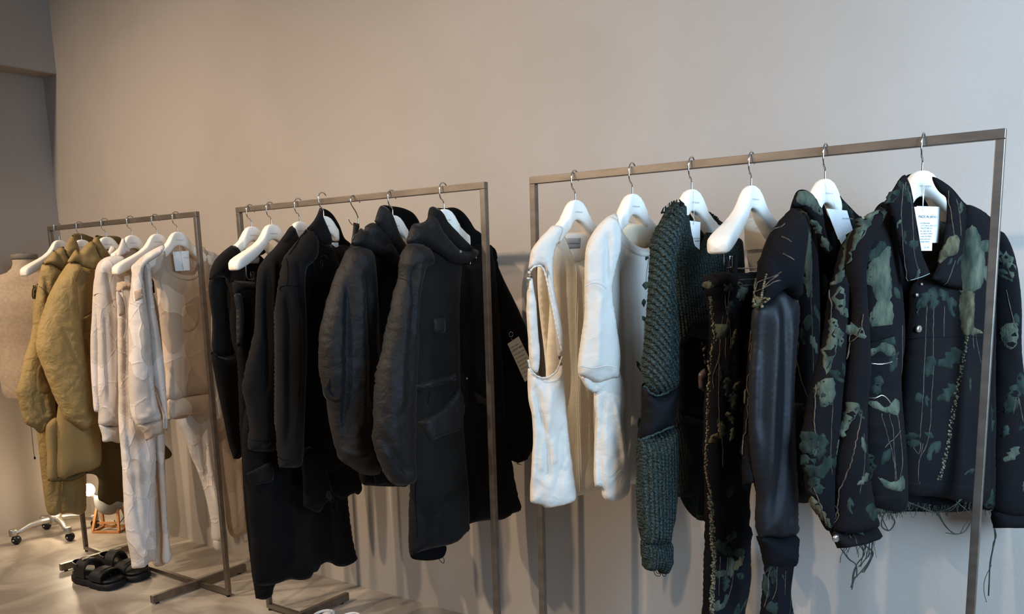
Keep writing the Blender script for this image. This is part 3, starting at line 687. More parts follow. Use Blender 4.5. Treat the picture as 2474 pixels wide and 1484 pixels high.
def coat_a3():
    fr = FR['a3']; r = thing('khaki_coat', 'bulky light khaki hooded coat with a wide crinkled sleeve, third hanger from the left', 'coat', fr.O)
    P = lambda *a, **k: Piece(r, *a, **k)
    P('back_panel', fr, [(230, 700), (290, 640), (330, 800), (370, 1000), (398, 1072), (410, 1086), (416, 1098), (412, 1106), (394, 1113), (340, 1130), (300, 1150), (299, 1213), (283, 1212), (265, 1221), (250, 1214), (238, 1206), (233, 1150), (160, 1140), (137, 1050)], off=-.045, T=.014, R=.05, m='khaki_dark', h=.015, folds=[([(260, 1120), (300, 1100)], 8, .01), ([(245, 1165), (290, 1185)], 8, .01)], seed=131)
    P('side_panel', fr, [(112, 1030), (137, 1010), (140, 1080), (140, 1160), (126, 1163), (115, 1161), (114, 1100)], off=-.01, T=.018, R=.03, m='khaki_smooth', folds=[([(125, 1040), (126, 1150)], 5, .004)], seed=132)
    b = P('body', fr, [(180, 650), (200, 645), (228, 652), (232, 700), (232, 800), (232, 900), (242, 1020), (246, 1090), (244, 1122), (232, 1132), (205, 1142), (175, 1150), (150, 1160), (137, 1150), (136, 1080), (138, 1000), (160, 880), (178, 760)], off=.0, T=.034, R=.06, m='khaki_smooth', h=.010, seed=133,
          folds=[([(205, 650), (198, 680), (192, 700)], 4, -.006)])
    P('hem_lining', fr, [(117, 1160), (135, 1154), (160, 1150), (176, 1148), (215, 1136), (205, 1148), (178, 1162), (150, 1164), (125, 1164)], off=-.004, T=.012, R=.012, m='khaki_dark', seed=134)
    b.lines('welt_seam', [[(201, 766), (215, 757), (228, 748)], [(202, 770), (216, 761), (230, 752)]], .0014, 'khaki_dark')
    b.overlay('pocket_flap', [(201, 768, 'c'), (228, 750, 'c'), (232, 790, 'c'), (204, 806, 'c')], .005, 'khaki_smooth')
    b.overlay('side_pocket', [(207, 816, 'c'), (230, 812, 'c'), (232, 870), (214, 860)], .004, 'khaki_smooth')
    sl = P('sleeve', fr, [(165, 636), (182, 634), (194, 642), (200, 650), (188, 668), (184, 690), (188, 740), (194, 790), (202, 850), (210, 900), (218, 960), (222, 1000), (233, 1008), (233, 1022), (215, 1031), (200, 1041), (190, 1035), (172, 1022), (156, 1010), (146, 992), (132, 962), (118, 928), (104, 892), (95, 868), (88, 846), (89, 815), (95, 780), (106, 745), (118, 712), (134, 680), (150, 655)], off=.045, T=.07, R=.07, m='khaki', h=.009, wr=((.004, 16, 8), (.003, 55, 50)),
           folds=[([(140, 780), (165, 840), (195, 900)], 4, -.006), ([(174, 650), (172, 720), (172, 780)], 6, .006), ([(165, 1012), (195, 1012), (222, 1010)], 4, -.008), ([(115, 880), (140, 930), (165, 980)], 6, .006)], seed=135)
    sl.lines('armhole_seam', [[(197, 648), (190, 662), (183, 680)]], .0014, 'khaki_dark')
    P('hood_lining', fr, [(232, 569), (248, 571), (265, 570), (282, 571), (293, 576), (288, 590), (275, 600), (262, 606), (250, 600), (240, 586)], off=-.02, T=.006, R=.02, m='khaki_dark', seed=136)
    P('hood', fr, [(231, 569, 'c'), (236, 572), (245, 588), (256, 604), (267, 616), (262, 624), (246, 630), (236, 612), (226, 592), (222, 583)], off=.05, T=.012, R=.016, m='khaki_smooth', seed=137)
    P('hood_fold', fr, [(162, 635), (174, 614), (184, 603), (188, 608), (192, 610), (200, 598), (212, 587), (222, 583), (230, 596), (242, 620), (250, 632), (242, 642), (230, 652), (215, 650), (198, 644), (182, 634)], off=.055, T=.024, R=.025, m='khaki_smooth', wr=((.005, 30, 26),), folds=[([(187, 606), (194, 618), (206, 626)], 3, -.008), ([(205, 600), (222, 615), (236, 634)], 6, .007), ([(180, 624), (205, 636), (230, 644)], 5, -.006)], seed=138)
coat_a3()

def shirt_a4():
    fr = FR['a4']; r = thing('patterned_shirt', 'pale patterned long-sleeved shirt with a small collar beside the khaki coat', 'shirt', fr.O)
    P = lambda *a, **k: Piece(r, *a, **k)
    P('body', fr, [(300, 590), (335, 590), (352, 620), (352, 800), (345, 1000), (300, 1030), (270, 1000), (268, 800), (270, 640)], off=-.03, T=.02, R=.05, m='jacquard_tan', h=.012, seed=141)
    P('collar', fr, [(268, 595, 'c'), (276, 596), (282, 606), (270, 618), (262, 610)], off=-.03, T=.004, R=.01, m='jacquard_pale')
    P('collar', fr, [(281, 620), (284, 604), (290, 590), (296, 576), (301, 577), (304, 586), (310, 598), (316, 608), (306, 614), (292, 620)], off=.035, T=.010, R=.015, m='jacquard_pale', seed=142)
    f2 = fr.sub(255, 800, .03, 80)
    P('sleeve', f2, [(232, 660), (240, 700), (240, 850), (240, 992), (237, 996), (228, 994), (224, 960), (220, 900), (218, 820), (221, 770), (224, 715), (227, 680)], off=-.012, T=.02, R=.02, m='jacquard_pale', seed=143)
    sl = P('sleeve', f2, [(281, 618), (300, 622), (302, 650), (300, 700), (296, 760), (296, 900), (298, 1000), (286, 1030), (262, 1030), (240, 1028), (238, 1000), (234, 940), (232, 850), (230, 760), (228, 715), (228, 690), (230, 655), (238, 635), (256, 622)], off=0, T=.045, R=.04, m='jacquard_pale', h=.008,
           folds=[([(256, 650), (262, 700), (270, 740)], 5, -.008), ([(245, 640), (240, 690)], 5, .006), ([(252, 740), (256, 850), (262, 980)], 5, -.012), ([(278, 730), (280, 860), (276, 990)], 5, .008), ([(266, 990), (280, 1010)], 5, .006)], seed=144)
    sl.lines('shoulder_seam', [[(225, 714), (238, 708), (258, 718), (276, 742)]], .002, 'jacquard_pale')
    P('cuff', f2, [(239, 1026), (262, 1030), (286, 1028), (290, 1070), (270, 1067), (249, 1068), (246, 1052), (242, 1038)], off=-.002, T=.03, R=.03, m='white_jersey', h=.005, knit=(.005, .0008, 0), seed=145)
shirt_a4()

def pants_a5():
    fr = FR['a5']; r = thing('patterned_sweatpants', 'pale patterned drawstring sweatpants hanging full length in front of the shirt', 'sweatpants', fr.P(0, -.2))
    P = lambda *a, **k: Piece(r, *a, **k)
    P('inner_leg', fr, [(330, 760), (380, 800), (395, 1000), (400, 1150), (405, 1300), (400, 1362), (374, 1368), (360, 1330), (350, 1100), (340, 900)], off=-.03, T=.02, R=.04, m='jacquard_tan', h=.011, folds=[([(378, 1080), (386, 1350)], 6, -.006)], seed=151)
    f2 = fr.sub(330, 1000, .02, 80)
    P('leg', f2, [(283, 690), (300, 688), (340, 700), (366, 800), (374, 1000), (376, 1100), (374, 1200), (376, 1290), (378, 1340), (376, 1356), (360, 1358), (350, 1370), (330, 1374), (320, 1374), (316, 1350), (306, 1300), (300, 1250), (297, 1180), (293, 1110), (289, 1070), (286, 1000), (285, 900), (283, 830), (282, 760), (284, 720)], off=0, T=.045, R=.05, m='jacquard_pale', h=.009,
      folds=[([(302, 720), (304, 850), (306, 1000), (316, 1140)], 5, -.014), ([(290, 760), (296, 900)], 5, .006), ([(330, 1080), (335, 1180), (345, 1260)], 8, .008), ([(320, 1060), (326, 1200), (336, 1280)], 4, -.008), ([(300, 1090), (316, 1110)], 3, .005), ([(300, 1130), (316, 1150)], 3, .005), ([(345, 1330), (365, 1345)], 6, .008), ([(355, 1310), (372, 1325)], 5, -.006), ([(330, 1290), (350, 1350)], 6, .006)], wr=((.004, 18, 9), (.003, 40, 26)), seed=152)
    wb = P('waistband', f2, [(283, 683, 'c'), (300, 680), (340, 688, 'c'), (338, 704, 'c'), (302, 704), (282, 706, 'c')], off=.004, T=.04, R=.03, m='jacquard_tan', h=.005, folds=[([(x, 682), (x, 704)], 2.0, -.005) for x in (288, 294, 300, 306)], seed=153)
    P('pocket', f2, [(282, 702), (292, 712), (300, 730), (302, 750), (290, 765), (283, 740)], off=.032, T=.006, R=.01, m='jacquard_pale', seed=154)
    mb = MB()
    for pts in ([(294, 700), (302, 730), (306, 770), (304, 800), (299, 820)], [(296, 700), (304, 740), (307, 780), (303, 812)]):
        A = catmull([tuple(f2.uv(x, y, .052)) for x, y in pts], False, .006); mb.tube([f2.P(a, b, .052) for a, b in A], .0014, 5)
    mb.build('drawstring', 'white_cotton', r, True, kind='stuff')
    f3 = fr.sub(395, 1200, .03, 78)
    P('leg', f3, [(374, 1040), (396, 1045), (398, 1120), (402, 1200), (406, 1280), (412, 1335), (411, 1355), (400, 1363), (393, 1357), (392, 1335), (392, 1290), (386, 1200), (380, 1120)], off=0, T=.022, R=.02, m='jacquard_pale', seed=155)
    P('cuff', f3, [(394, 1333), (412, 1331), (413, 1352), (402, 1363), (393, 1358)], off=.002, T=.022, R=.02, m='white_jersey', h=.005, seed=156)
pants_a5()

def sweatshirt_a6():
    fr = FR['a6']; r = thing('patterned_sweatshirt', 'pale tan crew-neck sweatshirt with a tonal torn-patch pattern and ribbed hem', 'sweatshirt', fr.O)
    P = lambda *a, **k: Piece(r, *a, **k)
    P('back_panel', fr, [(385, 605), (410, 590), (430, 588), (470, 592), (500, 604), (508, 700), (506, 985), (470, 1005), (408, 1005), (395, 800)], off=-.04, T=.006, R=.04, m='jacquard_tan', h=.013, seed=161)
    b = P('body', fr, [(350, 625), (372, 606), (395, 594), (400, 606), (402, 628), (408, 646), (422, 658), (445, 662), (466, 660), (478, 640), (480, 610), (482, 598), (498, 604), (505, 640), (508, 760), (506, 860), (506, 950), (470, 958), (404, 964), (400, 900), (392, 800), (378, 700)], off=-.004, T=.034, R=.06, m='jacquard_tan', h=.009, folds=[([(392, 700), (402, 800), (408, 900)], 8, -.010), ([(440, 860), (442, 950)], 3, .003), ([(436, 850), (436, 950)], 3, -.003)], seed=162)
    b.overlay('neckband', [(396, 612), (401, 636), (410, 654), (428, 664), (450, 668), (468, 665), (478, 652), (484, 634), (486, 648), (482, 664), (466, 676), (442, 676), (422, 668), (406, 656), (399, 640)], .004, 'jacquard_tan', h=.006)
    b.overlay('chest_patch', [(441, 745), (455, 735), (470, 735), (480, 750), (480, 775), (470, 795), (450, 802), (440, 790)], .0025, 'jacquard_tan')
    P('hem_band', fr, [(403, 966, 'c'), (440, 958), (506, 948, 'c'), (507, 992, 'c'), (488, 999), (440, 1004), (406, 1017, 'c')], off=.0, T=.03, R=.04, m='jacquard_tan', h=.006, knit=(.006, .0006, 0), seed=163)
    P('sleeve', fr, [(486, 600), (502, 603), (520, 612), (534, 624), (532, 650), (518, 680), (510, 740), (508, 820), (516, 900), (528, 960), (532, 1010), (518, 1010), (506, 940), (498, 800), (490, 680)], off=-.025, T=.03, R=.03, m='jacquard_pale', seed=164)
    f2 = fr.sub(350, 800, .035, 80)
    P('sleeve', f2, [(344, 640), (352, 632), (362, 640), (370, 720), (384, 800), (396, 880), (402, 960), (405, 1030), (403, 1040), (396, 1036), (392, 1000), (380, 960), (366, 900), (355, 800)], off=-.012, T=.026, R=.022, m='jacquard_pale', folds=[([(366, 760), (380, 850), (394, 960)], 4, .006)], seed=165)
    sl = P('sleeve', f2, [(397, 592), (398, 602), (385, 618), (366, 630), (350, 642), (344, 660), (348, 700), (354, 740), (360, 800), (368, 880), (372, 940), (382, 985), (388, 1012), (370, 1020), (352, 1024), (332, 1029), (324, 1018), (317, 1000), (313, 960), (310, 900), (311, 840), (311, 760), (312, 730), (315, 700), (317, 668), (321, 645), (330, 632), (352, 614), (376, 600)], off=0, T=.048, R=.045, m='jacquard_pale', h=.008,
           folds=[([(330, 650), (326, 700)], 6, .005), ([(340, 760), (345, 860)], 7, .005), ([(352, 990), (375, 1000)], 4, .008), ([(335, 1010), (360, 1005)], 4, .007), ([(356, 900), (366, 980)], 5, -.006)], wr=((.004, 18, 10), (.002, 50, 40)), seed=166)
    sl.lines('shoulder_seam', [[(311, 730), (322, 735), (338, 742), (350, 752)]], .002, 'jacquard_pale')
    sl.overlay('sleeve_patch', [(324, 704, 'c'), (342, 698, 'c'), (346, 720, 'c'), (327, 728, 'c')], .0016, 'jacquard_tan')
    P('cuff', f2, [(330, 1026), (352, 1020), (388, 1010), (394, 1048, 'c'), (372, 1056), (352, 1066, 'c'), (346, 1048), (338, 1038)], off=-.002, T=.034, R=.03, m='jacquard_tan', h=.005, knit=(.005, .0008, 0), seed=167)
sweatshirt_a6()

def pants_a7():
    fr = FR['a6'].sub(500, 1000, -.07, 84); r = thing('patterned_sweatpants', 'pale patterned sweatpants hanging behind and below the tan sweatshirt', 'sweatpants', FR['a6'].P(.05, -.25, -.08))
    P = lambda *a, **k: Piece(r, *a, **k)
    P('leg', fr, [(425, 960), (480, 950), (506, 960), (512, 1080), (530, 1180), (548, 1290), (550, 1305), (516, 1308), (508, 1260), (498, 1200), (478, 1140), (460, 1100), (445, 1055), (432, 1028), (428, 1000)], off=0, T=.04, R=.045, m='jacquard_pale', h=.01, folds=[([(492, 1010), (505, 1120), (525, 1230)], 4, .010), ([(482, 1010), (494, 1120), (512, 1220)], 4, -.012), ([(455, 1050), (475, 1070)], 5, .005), ([(475, 1120), (495, 1140)], 5, .005), ([(510, 1240), (520, 1290)], 4, .006)], seed=171)
    P('cuff', fr, [(516, 1304), (548, 1302), (550, 1326), (538, 1331), (520, 1329)], off=0, T=.026, R=.02, m='white_jersey', h=.006, seed=172)
    P('leg', fr, [(505, 900), (518, 905), (530, 960), (545, 1040), (562, 1108), (580, 1106), (586, 1160), (590, 1230), (596, 1284), (584, 1290), (566, 1300), (550, 1280), (538, 1180), (520, 1040)], off=-.03, T=.035, R=.035, m='jacquard_tan', h=.01, seed=173, folds=[([(576, 1130), (582, 1200), (588, 1270)], 4, .008), ([(566, 1130), (572, 1200), (578, 1280)], 4, -.008)])
    P('cuff', fr, [(580, 1284), (596, 1282), (598, 1310), (590, 1310), (584, 1302)], off=-.026, T=.02, R=.015, m='white_jersey', h=.006, seed=174)
pants_a7()
f = FR['a6'].sub(440, 630, .012, 70)
tag('swing_tag', 'two-tone square tag hanging in the neck of the tan sweatshirt', f, [(437, 607), (456, 606), (459, 653), (443, 654)], .003, 'card_white', string=[(432, 566, .0), (433, 590, .002), (436, 612, .004)], text=[(444, 624, 2.6, 'Licht Bestreben', 'print_grey')], back=[(417, 609), (441, 607), (446, 655), (424, 655)])
f = FR['a5'].sub(306, 680, .03, 75)
tag('swing_tag', 'small bluish-white tag clipped at the waist of the pale sweatpants', f, [(300, 668), (313, 666), (313, 704), (304, 703)], .01, 'card_white')
# ------------------------------------------------------------------ middle rack: black clothes
def vest_b1():
    fr = FR['b1']; r = thing('black_vest', 'black sleeveless vest with a deep armhole at the left end of the middle rack', 'vest', fr.O)
    P = lambda *a, **k: Piece(r, *a, **k)
    P('back_panel', fr, [(548, 604), (575, 605), (620, 612), (645, 640), (640, 720), (620, 900), (600, 1000), (584, 1103), (566, 1108), (553, 1070), (530, 960), (516, 860), (512, 760), (510, 680), (520, 640)], off=-.03, T=.006, R=.03, m='black_inner', h=.013)
    P('collar', fr, [(600, 618), (620, 610), (642, 602), (640, 612), (622, 620), (602, 628)], off=.0, T=.004, R=.01, m='black_cloth')
    P('sewn_label', fr, [(602, 623, 'c'), (628, 619, 'c'), (626, 637, 'c'), (600, 638, 'c')], off=-.018, T=.001, R=.01, m='label_grey')
    P('shoulder', fr, [(559, 593, 'c'), (572, 595), (580, 603, 'c'), (590, 650), (592, 720), (580, 800), (575, 858), (568, 862), (556, 800), (552, 720), (548, 680), (545, 668), (525, 670), (505, 677, 'c'), (507, 655), (518, 630), (538, 609)], off=.012, T=.024, R=.04, m='black_wool', folds=[([(560, 620), (556, 660), (560, 760)], 7, -.008)], seed=71)
    P('armhole_lining', fr, [(506, 676), (545, 672), (553, 760), (556, 858), (530, 858), (512, 846), (513, 780)], off=-.012, T=.008, R=.02, m='black_coat', seed=72)
    P('front', fr, [(511, 850), (530, 862), (550, 864), (574, 856), (584, 900), (584, 1000), (583, 1102, 'c'), (565, 1110, 'c'), (554, 1078), (536, 995), (520, 910)], off=.008, T=.022, R=.04, m='black_cloth', seed=73)
    mb = MB(); A = catmull([tuple(fr.uv(x, y, .03)) for x, y in [(511, 846), (516, 855), (530, 861), (550, 863), (570, 857)]], False, .006); mb.tube([fr.P(a, b, .028) for a, b in A], .0016, 5); mb.build('armhole_binding', 'black_wool', r, True)
vest_b1()

def trousers_b2():
    fr = FR['b2']; r = thing('black_trousers', 'long black wide-leg trousers clipped under the bare white hanger', 'trousers', fr.P(0, -.2))
    P = lambda *a, **k: Piece(r, *a, **k)
    P('leg', fr, [(561, 682), (600, 684), (650, 686), (660, 900), (680, 1100), (690, 1300), (690, 1396), (663, 1412), (657, 1424), (656, 1438), (640, 1449), (617, 1446, 'c'), (608, 1380), (598, 1290), (590, 1200), (583, 1100), (577, 1000), (573, 900), (569, 840), (571, 780), (566, 720)], off=0, T=.035, R=.06, m='black_cloth', h=.011, folds=[([(578, 700), (584, 850), (592, 1000)], 6, .006), ([(600, 720), (606, 900)], 6, -.008)], seed=74)
    wb = P('waistband', fr, [(560, 678, 'c'), (600, 680), (650, 682, 'c'), (650, 712, 'c'), (600, 710), (563, 709, 'c')], off=.004, T=.034, R=.05, m='black_coat', seed=75)
    wb.disc('button', 570, 706, .006, .003, 'black_wool')
    P('fly', fr, [(566, 712), (582, 712), (588, 760), (584, 820), (574, 850), (570, 800), (570, 750)], off=.03, T=.01, R=.012, m='black_nylon', seed=76)
    mb = MB(); A = catmull([tuple(fr.uv(x, y, .036)) for x, y in [(615, 1425), (635, 1428), (655, 1422)]], False, .006); mb.tube([fr.P(a, b, .034) for a, b in A], .001, 5); mb.build('hem_stitching', 'black_wool', r, True)
trousers_b2()

def coat_b3():
    fr = FR['b3']; r = thing('long_black_coat', 'long black wool coat with a stand collar and flap pocket, hem near the floor', 'coat', fr.O)
    P = lambda *a, **k: Piece(r, *a, **k)
    P('body', fr, [(690, 590), (712, 572), (735, 572), (760, 600), (790, 700), (815, 900), (828, 1100), (838, 1200), (845, 1260), (855, 1325), (861, 1352), (848, 1363), (832, 1369), (813, 1368), (800, 1361), (788, 1359), (771, 1368), (768, 1380), (752, 1387), (753, 1394), (745, 1399), (725, 1402), (700, 1401), (672, 1410), (640, 1416), (612, 1408), (604, 1300), (594, 1200), (586, 1100), (590, 1000), (620, 900), (640, 760)], off=-.005, T=.035, R=.07, m='black_cloth', h=.012,
      folds=[([(690, 1100), (695, 1250), (705, 1395)], 16, -.010), ([(740, 1150), (746, 1270), (750, 1390)], 12, .010), ([(790, 1200), (800, 1360)], 14, -.008), ([(650, 1100), (650, 1300), (655, 1400)], 14, .008)], seed=77)
    P('collar', fr, [(705, 544, 'c'), (713, 556), (722, 578), (728, 588), (718, 600), (700, 596), (686, 590), (682, 580), (694, 562)], off=.045, T=.01, R=.02, m='black_wool', seed=78)
    P('collar', fr, [(722, 574), (732, 572), (732, 582), (728, 592)], off=-.02, T=.004, R=.01, m='black_inner')
    sl = P('sleeve', fr, [(705, 546), (716, 568), (722, 588), (715, 620), (704, 660), (700, 720), (700, 800), (692, 870), (684, 900), (672, 960), (672, 1040), (674, 1085), (664, 1090), (640, 1092), (602, 1087), (599, 1062), (603, 1040), (598, 1000), (590, 962), (584, 937, 'c'), (594, 885), (606, 830), (615, 785), (619, 720), (621, 670), (627, 645), (642, 620), (662, 600), (684, 572)], off=.03, T=.036, R=.05, m='black_wool', h=.008, wr=((.002, 14, 3),),
           folds=[([(650, 640), (645, 720), (642, 850), (640, 950)], 7, -.016), ([(672, 620), (668, 700), (666, 860)], 6, -.012), ([(630, 660), (630, 780), (615, 880)], 7, .006), ([(661, 640), (656, 760), (656, 900)], 6, .008)], seed=79)
    sl.disc('cuff_button', 653, 1072, .006, .004, 'black_coat')
    sl.lines('cuff_seam', [[(602, 1062), (630, 1066), (668, 1060)]], .0012, 'black_inner')
    sl.overlay('cuff_tab', [(628, 1080, 'c'), (640, 1074), (662, 1075, 'c'), (662, 1086, 'c'), (640, 1090), (630, 1088)], .004, 'black_wool')
    P('pocket_flap', fr, [(594, 1145, 'c'), (625, 1130), (655, 1112, 'c'), (660, 1160), (632, 1170), (606, 1176, 'c')], off=.035, T=.006, R=.01, m='black_coat', seed=80)
coat_b3()

def jacket_b4():
    fr = FR['b4']; r = thing('black_wool_jacket', 'black wool jacket with a tall pointed collar and dropped shoulder seam', 'jacket', fr.O)
    P = lambda *a, **k: Piece(r, *a, **k)
    P('body', fr, [(735, 560), (770, 580), (800, 590), (846, 598), (862, 640), (867, 900), (866, 1100), (872, 1188), (864, 1196), (857, 1192), (840, 1200), (828, 1207), (800, 1190), (770, 1130), (735, 1120), (716, 1000), (714, 760)], off=-.012, T=.028, R=.05, m='black_cloth', h=.011, seed=81)
    P('tail', fr, [(728, 1090), (760, 1080), (785, 1110), (792, 1150), (805, 1195), (809, 1225), (808, 1249), (805, 1240), (803, 1216), (790, 1212), (772, 1238), (750, 1232), (733, 1222, 'c'), (731, 1150)], off=.012, T=.012, R=.03, m='black_cloth', folds=[([(760, 1110), (765, 1230)], 8, -.006)], seed=82)
    P('lining', fr, [(786, 1200), (790, 1184), (796, 1186), (807, 1212, 'c'), (796, 1208)], off=.03, T=.002, R=.01, m='black_nylon')
    P('collar', fr, [(772, 504), (790, 507), (805, 520), (820, 545), (832, 575), (848, 590), (846, 600), (838, 620), (820, 630), (812, 610), (800, 580), (790, 555), (782, 530)], off=-.022, T=.010, R=.02, m='black_inner', h=.009, seed=83)
    cl = P('collar', fr, [(771, 505, 'c'), (776, 506, 'c'), (783, 528), (795, 556), (804, 582), (801, 590), (786, 592), (772, 584), (758, 568), (741, 552, 'c'), (756, 535), (765, 520)], off=.05, T=.010, R=.02, m='black_wool', seed=84)
    P('front', fr, [(742, 556), (760, 570), (775, 588), (800, 594), (808, 612), (822, 650), (850, 700), (856, 900), (850, 1100), (800, 1140), (760, 1120), (745, 900), (750, 700), (748, 620)], off=.008, T=.022, R=.04, m='black_cloth', seed=85)
    sl = P('sleeve', fr, [(741, 553), (755, 562), (764, 580), (762, 620), (748, 640), (736, 650), (732, 690), (736, 760), (738, 850), (734, 950), (730, 1040), (728, 1100), (722, 1128), (704, 1131), (675, 1130, 'c'), (672, 1105), (668, 1050), (667, 950), (667, 850), (666, 760), (671, 705), (674, 680), (680, 650), (685, 625), (704, 598), (724, 574)], off=.036, T=.038, R=.05, m='black_wool', h=.008, wr=((.002, 14, 3),),
           folds=[([(716, 630), (720, 700), (724, 760)], 5, -.014), ([(694, 700), (696, 850), (696, 980), (695, 1075)], 5, -.026), ([(680, 720), (680, 900), (684, 1060)], 6, .007), ([(714, 720), (716, 880), (706, 1060)], 6, .010)], seed=86)
    sl.lines('shoulder_seam', [[(673, 702), (680, 693), (700, 690), (722, 694)], [(690, 625), (696, 660), (693, 690)], [(741, 556), (715, 590), (698, 616)]], .0014, 'black_inner')
    sl.lines('cuff_seam', [[(671, 1103), (684, 1112), (700, 1110)]], .0012, 'black_inner')
    mb = MB(); A = catmull([tuple(fr.uv(x, y, .04)) for x, y in [(774, 622), (782, 618), (788, 620), (791, 626)]], False, .004); mb.tube([fr.P(a, b, .04) for a, b in A], .0018, 6); mb.build('collar_ring', 'clip_black', r, True)
    mb = MB(); A = catmull([tuple(fr.uv(x, y, .04)) for x, y in [(776, 628), (774, 640), (777, 646), (780, 638), (777, 628)]], False, .004); mb.tube([fr.P(a, b, .04) for a, b in A], .0012, 6); mb.build('zip_pull', 'clip_black', r, True)
jacket_b4()
f = FR['b4']
tag('swing_tag', 'narrow white tag showing in the collar opening of the black wool jacket', f, [(803, 586), (817, 586), (820, 628), (812, 616)], .0, 'card_white', text=[(811, 596, 3, 'LB', 'print_grey')])

def strap_b5():
    fr = FR['b5']; r = thing('strap_hanger', 'metal double hook with a short black strap between black jackets', 'hanger', fr.O)
    fy = Frame(0, 0, 90, O=fr.O); mb = MB()
    A = catmull([(0.004, -.02), (.006, .0), (.006, .012), (-.003, .03), (-.018, .048), (-.024, .060), (-.022, .073), (-.014, .0815), (-.004, .083), (.008, .080), (.0165, .073), (.018, .060)], False, .004)
    mb.tube([fy.P(a, b) for a, b in A], .0021, 8); mb.build('hook', 'chrome', r, True)
    mb = MB(); A = catmull([tuple(fr.uv(x, y, 0)) for x, y in [(842, 526), (844, 534), (849, 541), (855, 544), (858, 542)]], False, .004); mb.tube([fr.P(a, b) for a, b in A], .0016, 6); mb.build('side_hook', 'chrome', r, True)
    Piece(r, 'strap', fr, [(854, 538, 'c'), (868, 540, 'c'), (866, 562), (860, 580), (854, 600), (849, 590), (852, 562)], off=.0, T=.008, R=.008, m='black_nylon', h=.006)
    mb = MB(); A = catmull([tuple(fr.uv(x, y, .012)) for x, y in [(852, 578), (856, 570), (866, 561), (872, 555)]], False, .004); mb.tube([fr.P(a, b, .012) for a, b in A], .0013, 6); mb.build('wire', 'chrome', r, True)
strap_b5()

def blouson_b6():
    fr = FR['b6']; r = thing('padded_blouson', 'black crinkled padded blouson with high hood and big balloon sleeve', 'jacket', fr.O)
    P = lambda *a, **k: Piece(r, *a, **k)
    P('body', fr, [(860, 620), (890, 600), (940, 600), (990, 600), (1005, 660), (1000, 900), (992, 1100), (985, 1172), (960, 1176), (932, 1176), (900, 1174), (876, 1170), (866, 1140), (860, 1000), (870, 800)], off=-.02, T=.03, R=.05, m='black_cloth', h=.011, seed=91)
    P('front', fr, [(884, 600), (920, 596), (960, 606), (990, 612), (1002, 640), (988, 900), (978, 1164), (940, 1172), (904, 1165), (895, 900), (888, 700)], off=.018, T=.02, R=.05, m='black_cloth', h=.011, seed=90)
    P('hood_lining', fr, [(922, 498), (950, 499), (975, 503), (996, 512), (1009, 526), (1016, 542), (1006, 562), (1000, 590), (985, 606), (965, 590), (950, 560), (938, 530)], off=-.022, T=.012, R=.03, m='black_inner', h=.01, wr=((.006, 24, 12),), seed=92)
    P('hood', fr, [(921, 497), (930, 499), (944, 515), (955, 540), (968, 570), (984, 600), (982, 618), (966, 630), (950, 600), (930, 575), (914, 552), (905, 534), (910, 515)], off=.05, T=.018, R=.025, m='black_nylon', wr=((.005, 30, 12),), seed=93)
    P('storm_collar', fr, [(843, 598), (856, 575), (868, 556), (875, 551), (886, 556), (884, 548), (900, 538), (912, 542), (928, 562), (945, 585), (962, 612), (966, 632), (950, 640), (920, 620), (885, 603), (860, 595)], off=.045, T=.022, R=.03, m='black_nylon', wr=((.005, 22, 14),), folds=[([(885, 556), (910, 575), (940, 600)], 7, -.008)], seed=94)
    mb = MB(); A = catmull([tuple(fr.uv(x, y, .07)) for x, y in [(906, 534), (920, 545), (935, 562), (950, 590)]], False, .006); mb.tube([fr.P(a, b, .068) for a, b in A], .0014, 5); mb.build('hood_seam', 'black_coat', r, True)
    sl = P('sleeve', fr, [(843, 600), (862, 594), (886, 604), (896, 640), (902, 720), (908, 820), (912, 950), (908, 1060), (906, 1144), (880, 1147), (850, 1132), (818, 1106), (811, 1060), (803, 1005), (797, 980), (785, 940), (777, 905), (774, 860), (777, 805), (783, 770), (792, 730), (803, 695), (817, 655), (830, 625)], off=.03, T=.058, R=.06, m='black_nylon', h=.008, wr=((.004, 22, 8), (.0025, 60, 45)),
           folds=[([(846, 660), (840, 740), (836, 850), (838, 1000), (845, 1090)], 8, -.020), ([(880, 640), (890, 800), (895, 1000)], 9, -.012), ([(866, 650), (866, 800), (868, 950), (862, 1060)], 10, .012), ([(785, 800), (780, 860), (786, 910), (800, 960)], 6, .008), ([(830, 1095), (860, 1100), (890, 1098)], 9, .012)], seed=95)
    sl.overlay('sleeve_strap', [(784, 914), (792, 925), (800, 950), (812, 962), (824, 950), (829, 935), (828, 958), (816, 972), (802, 968), (790, 955), (784, 935)], .006, 'black_coat')
blouson_b6()

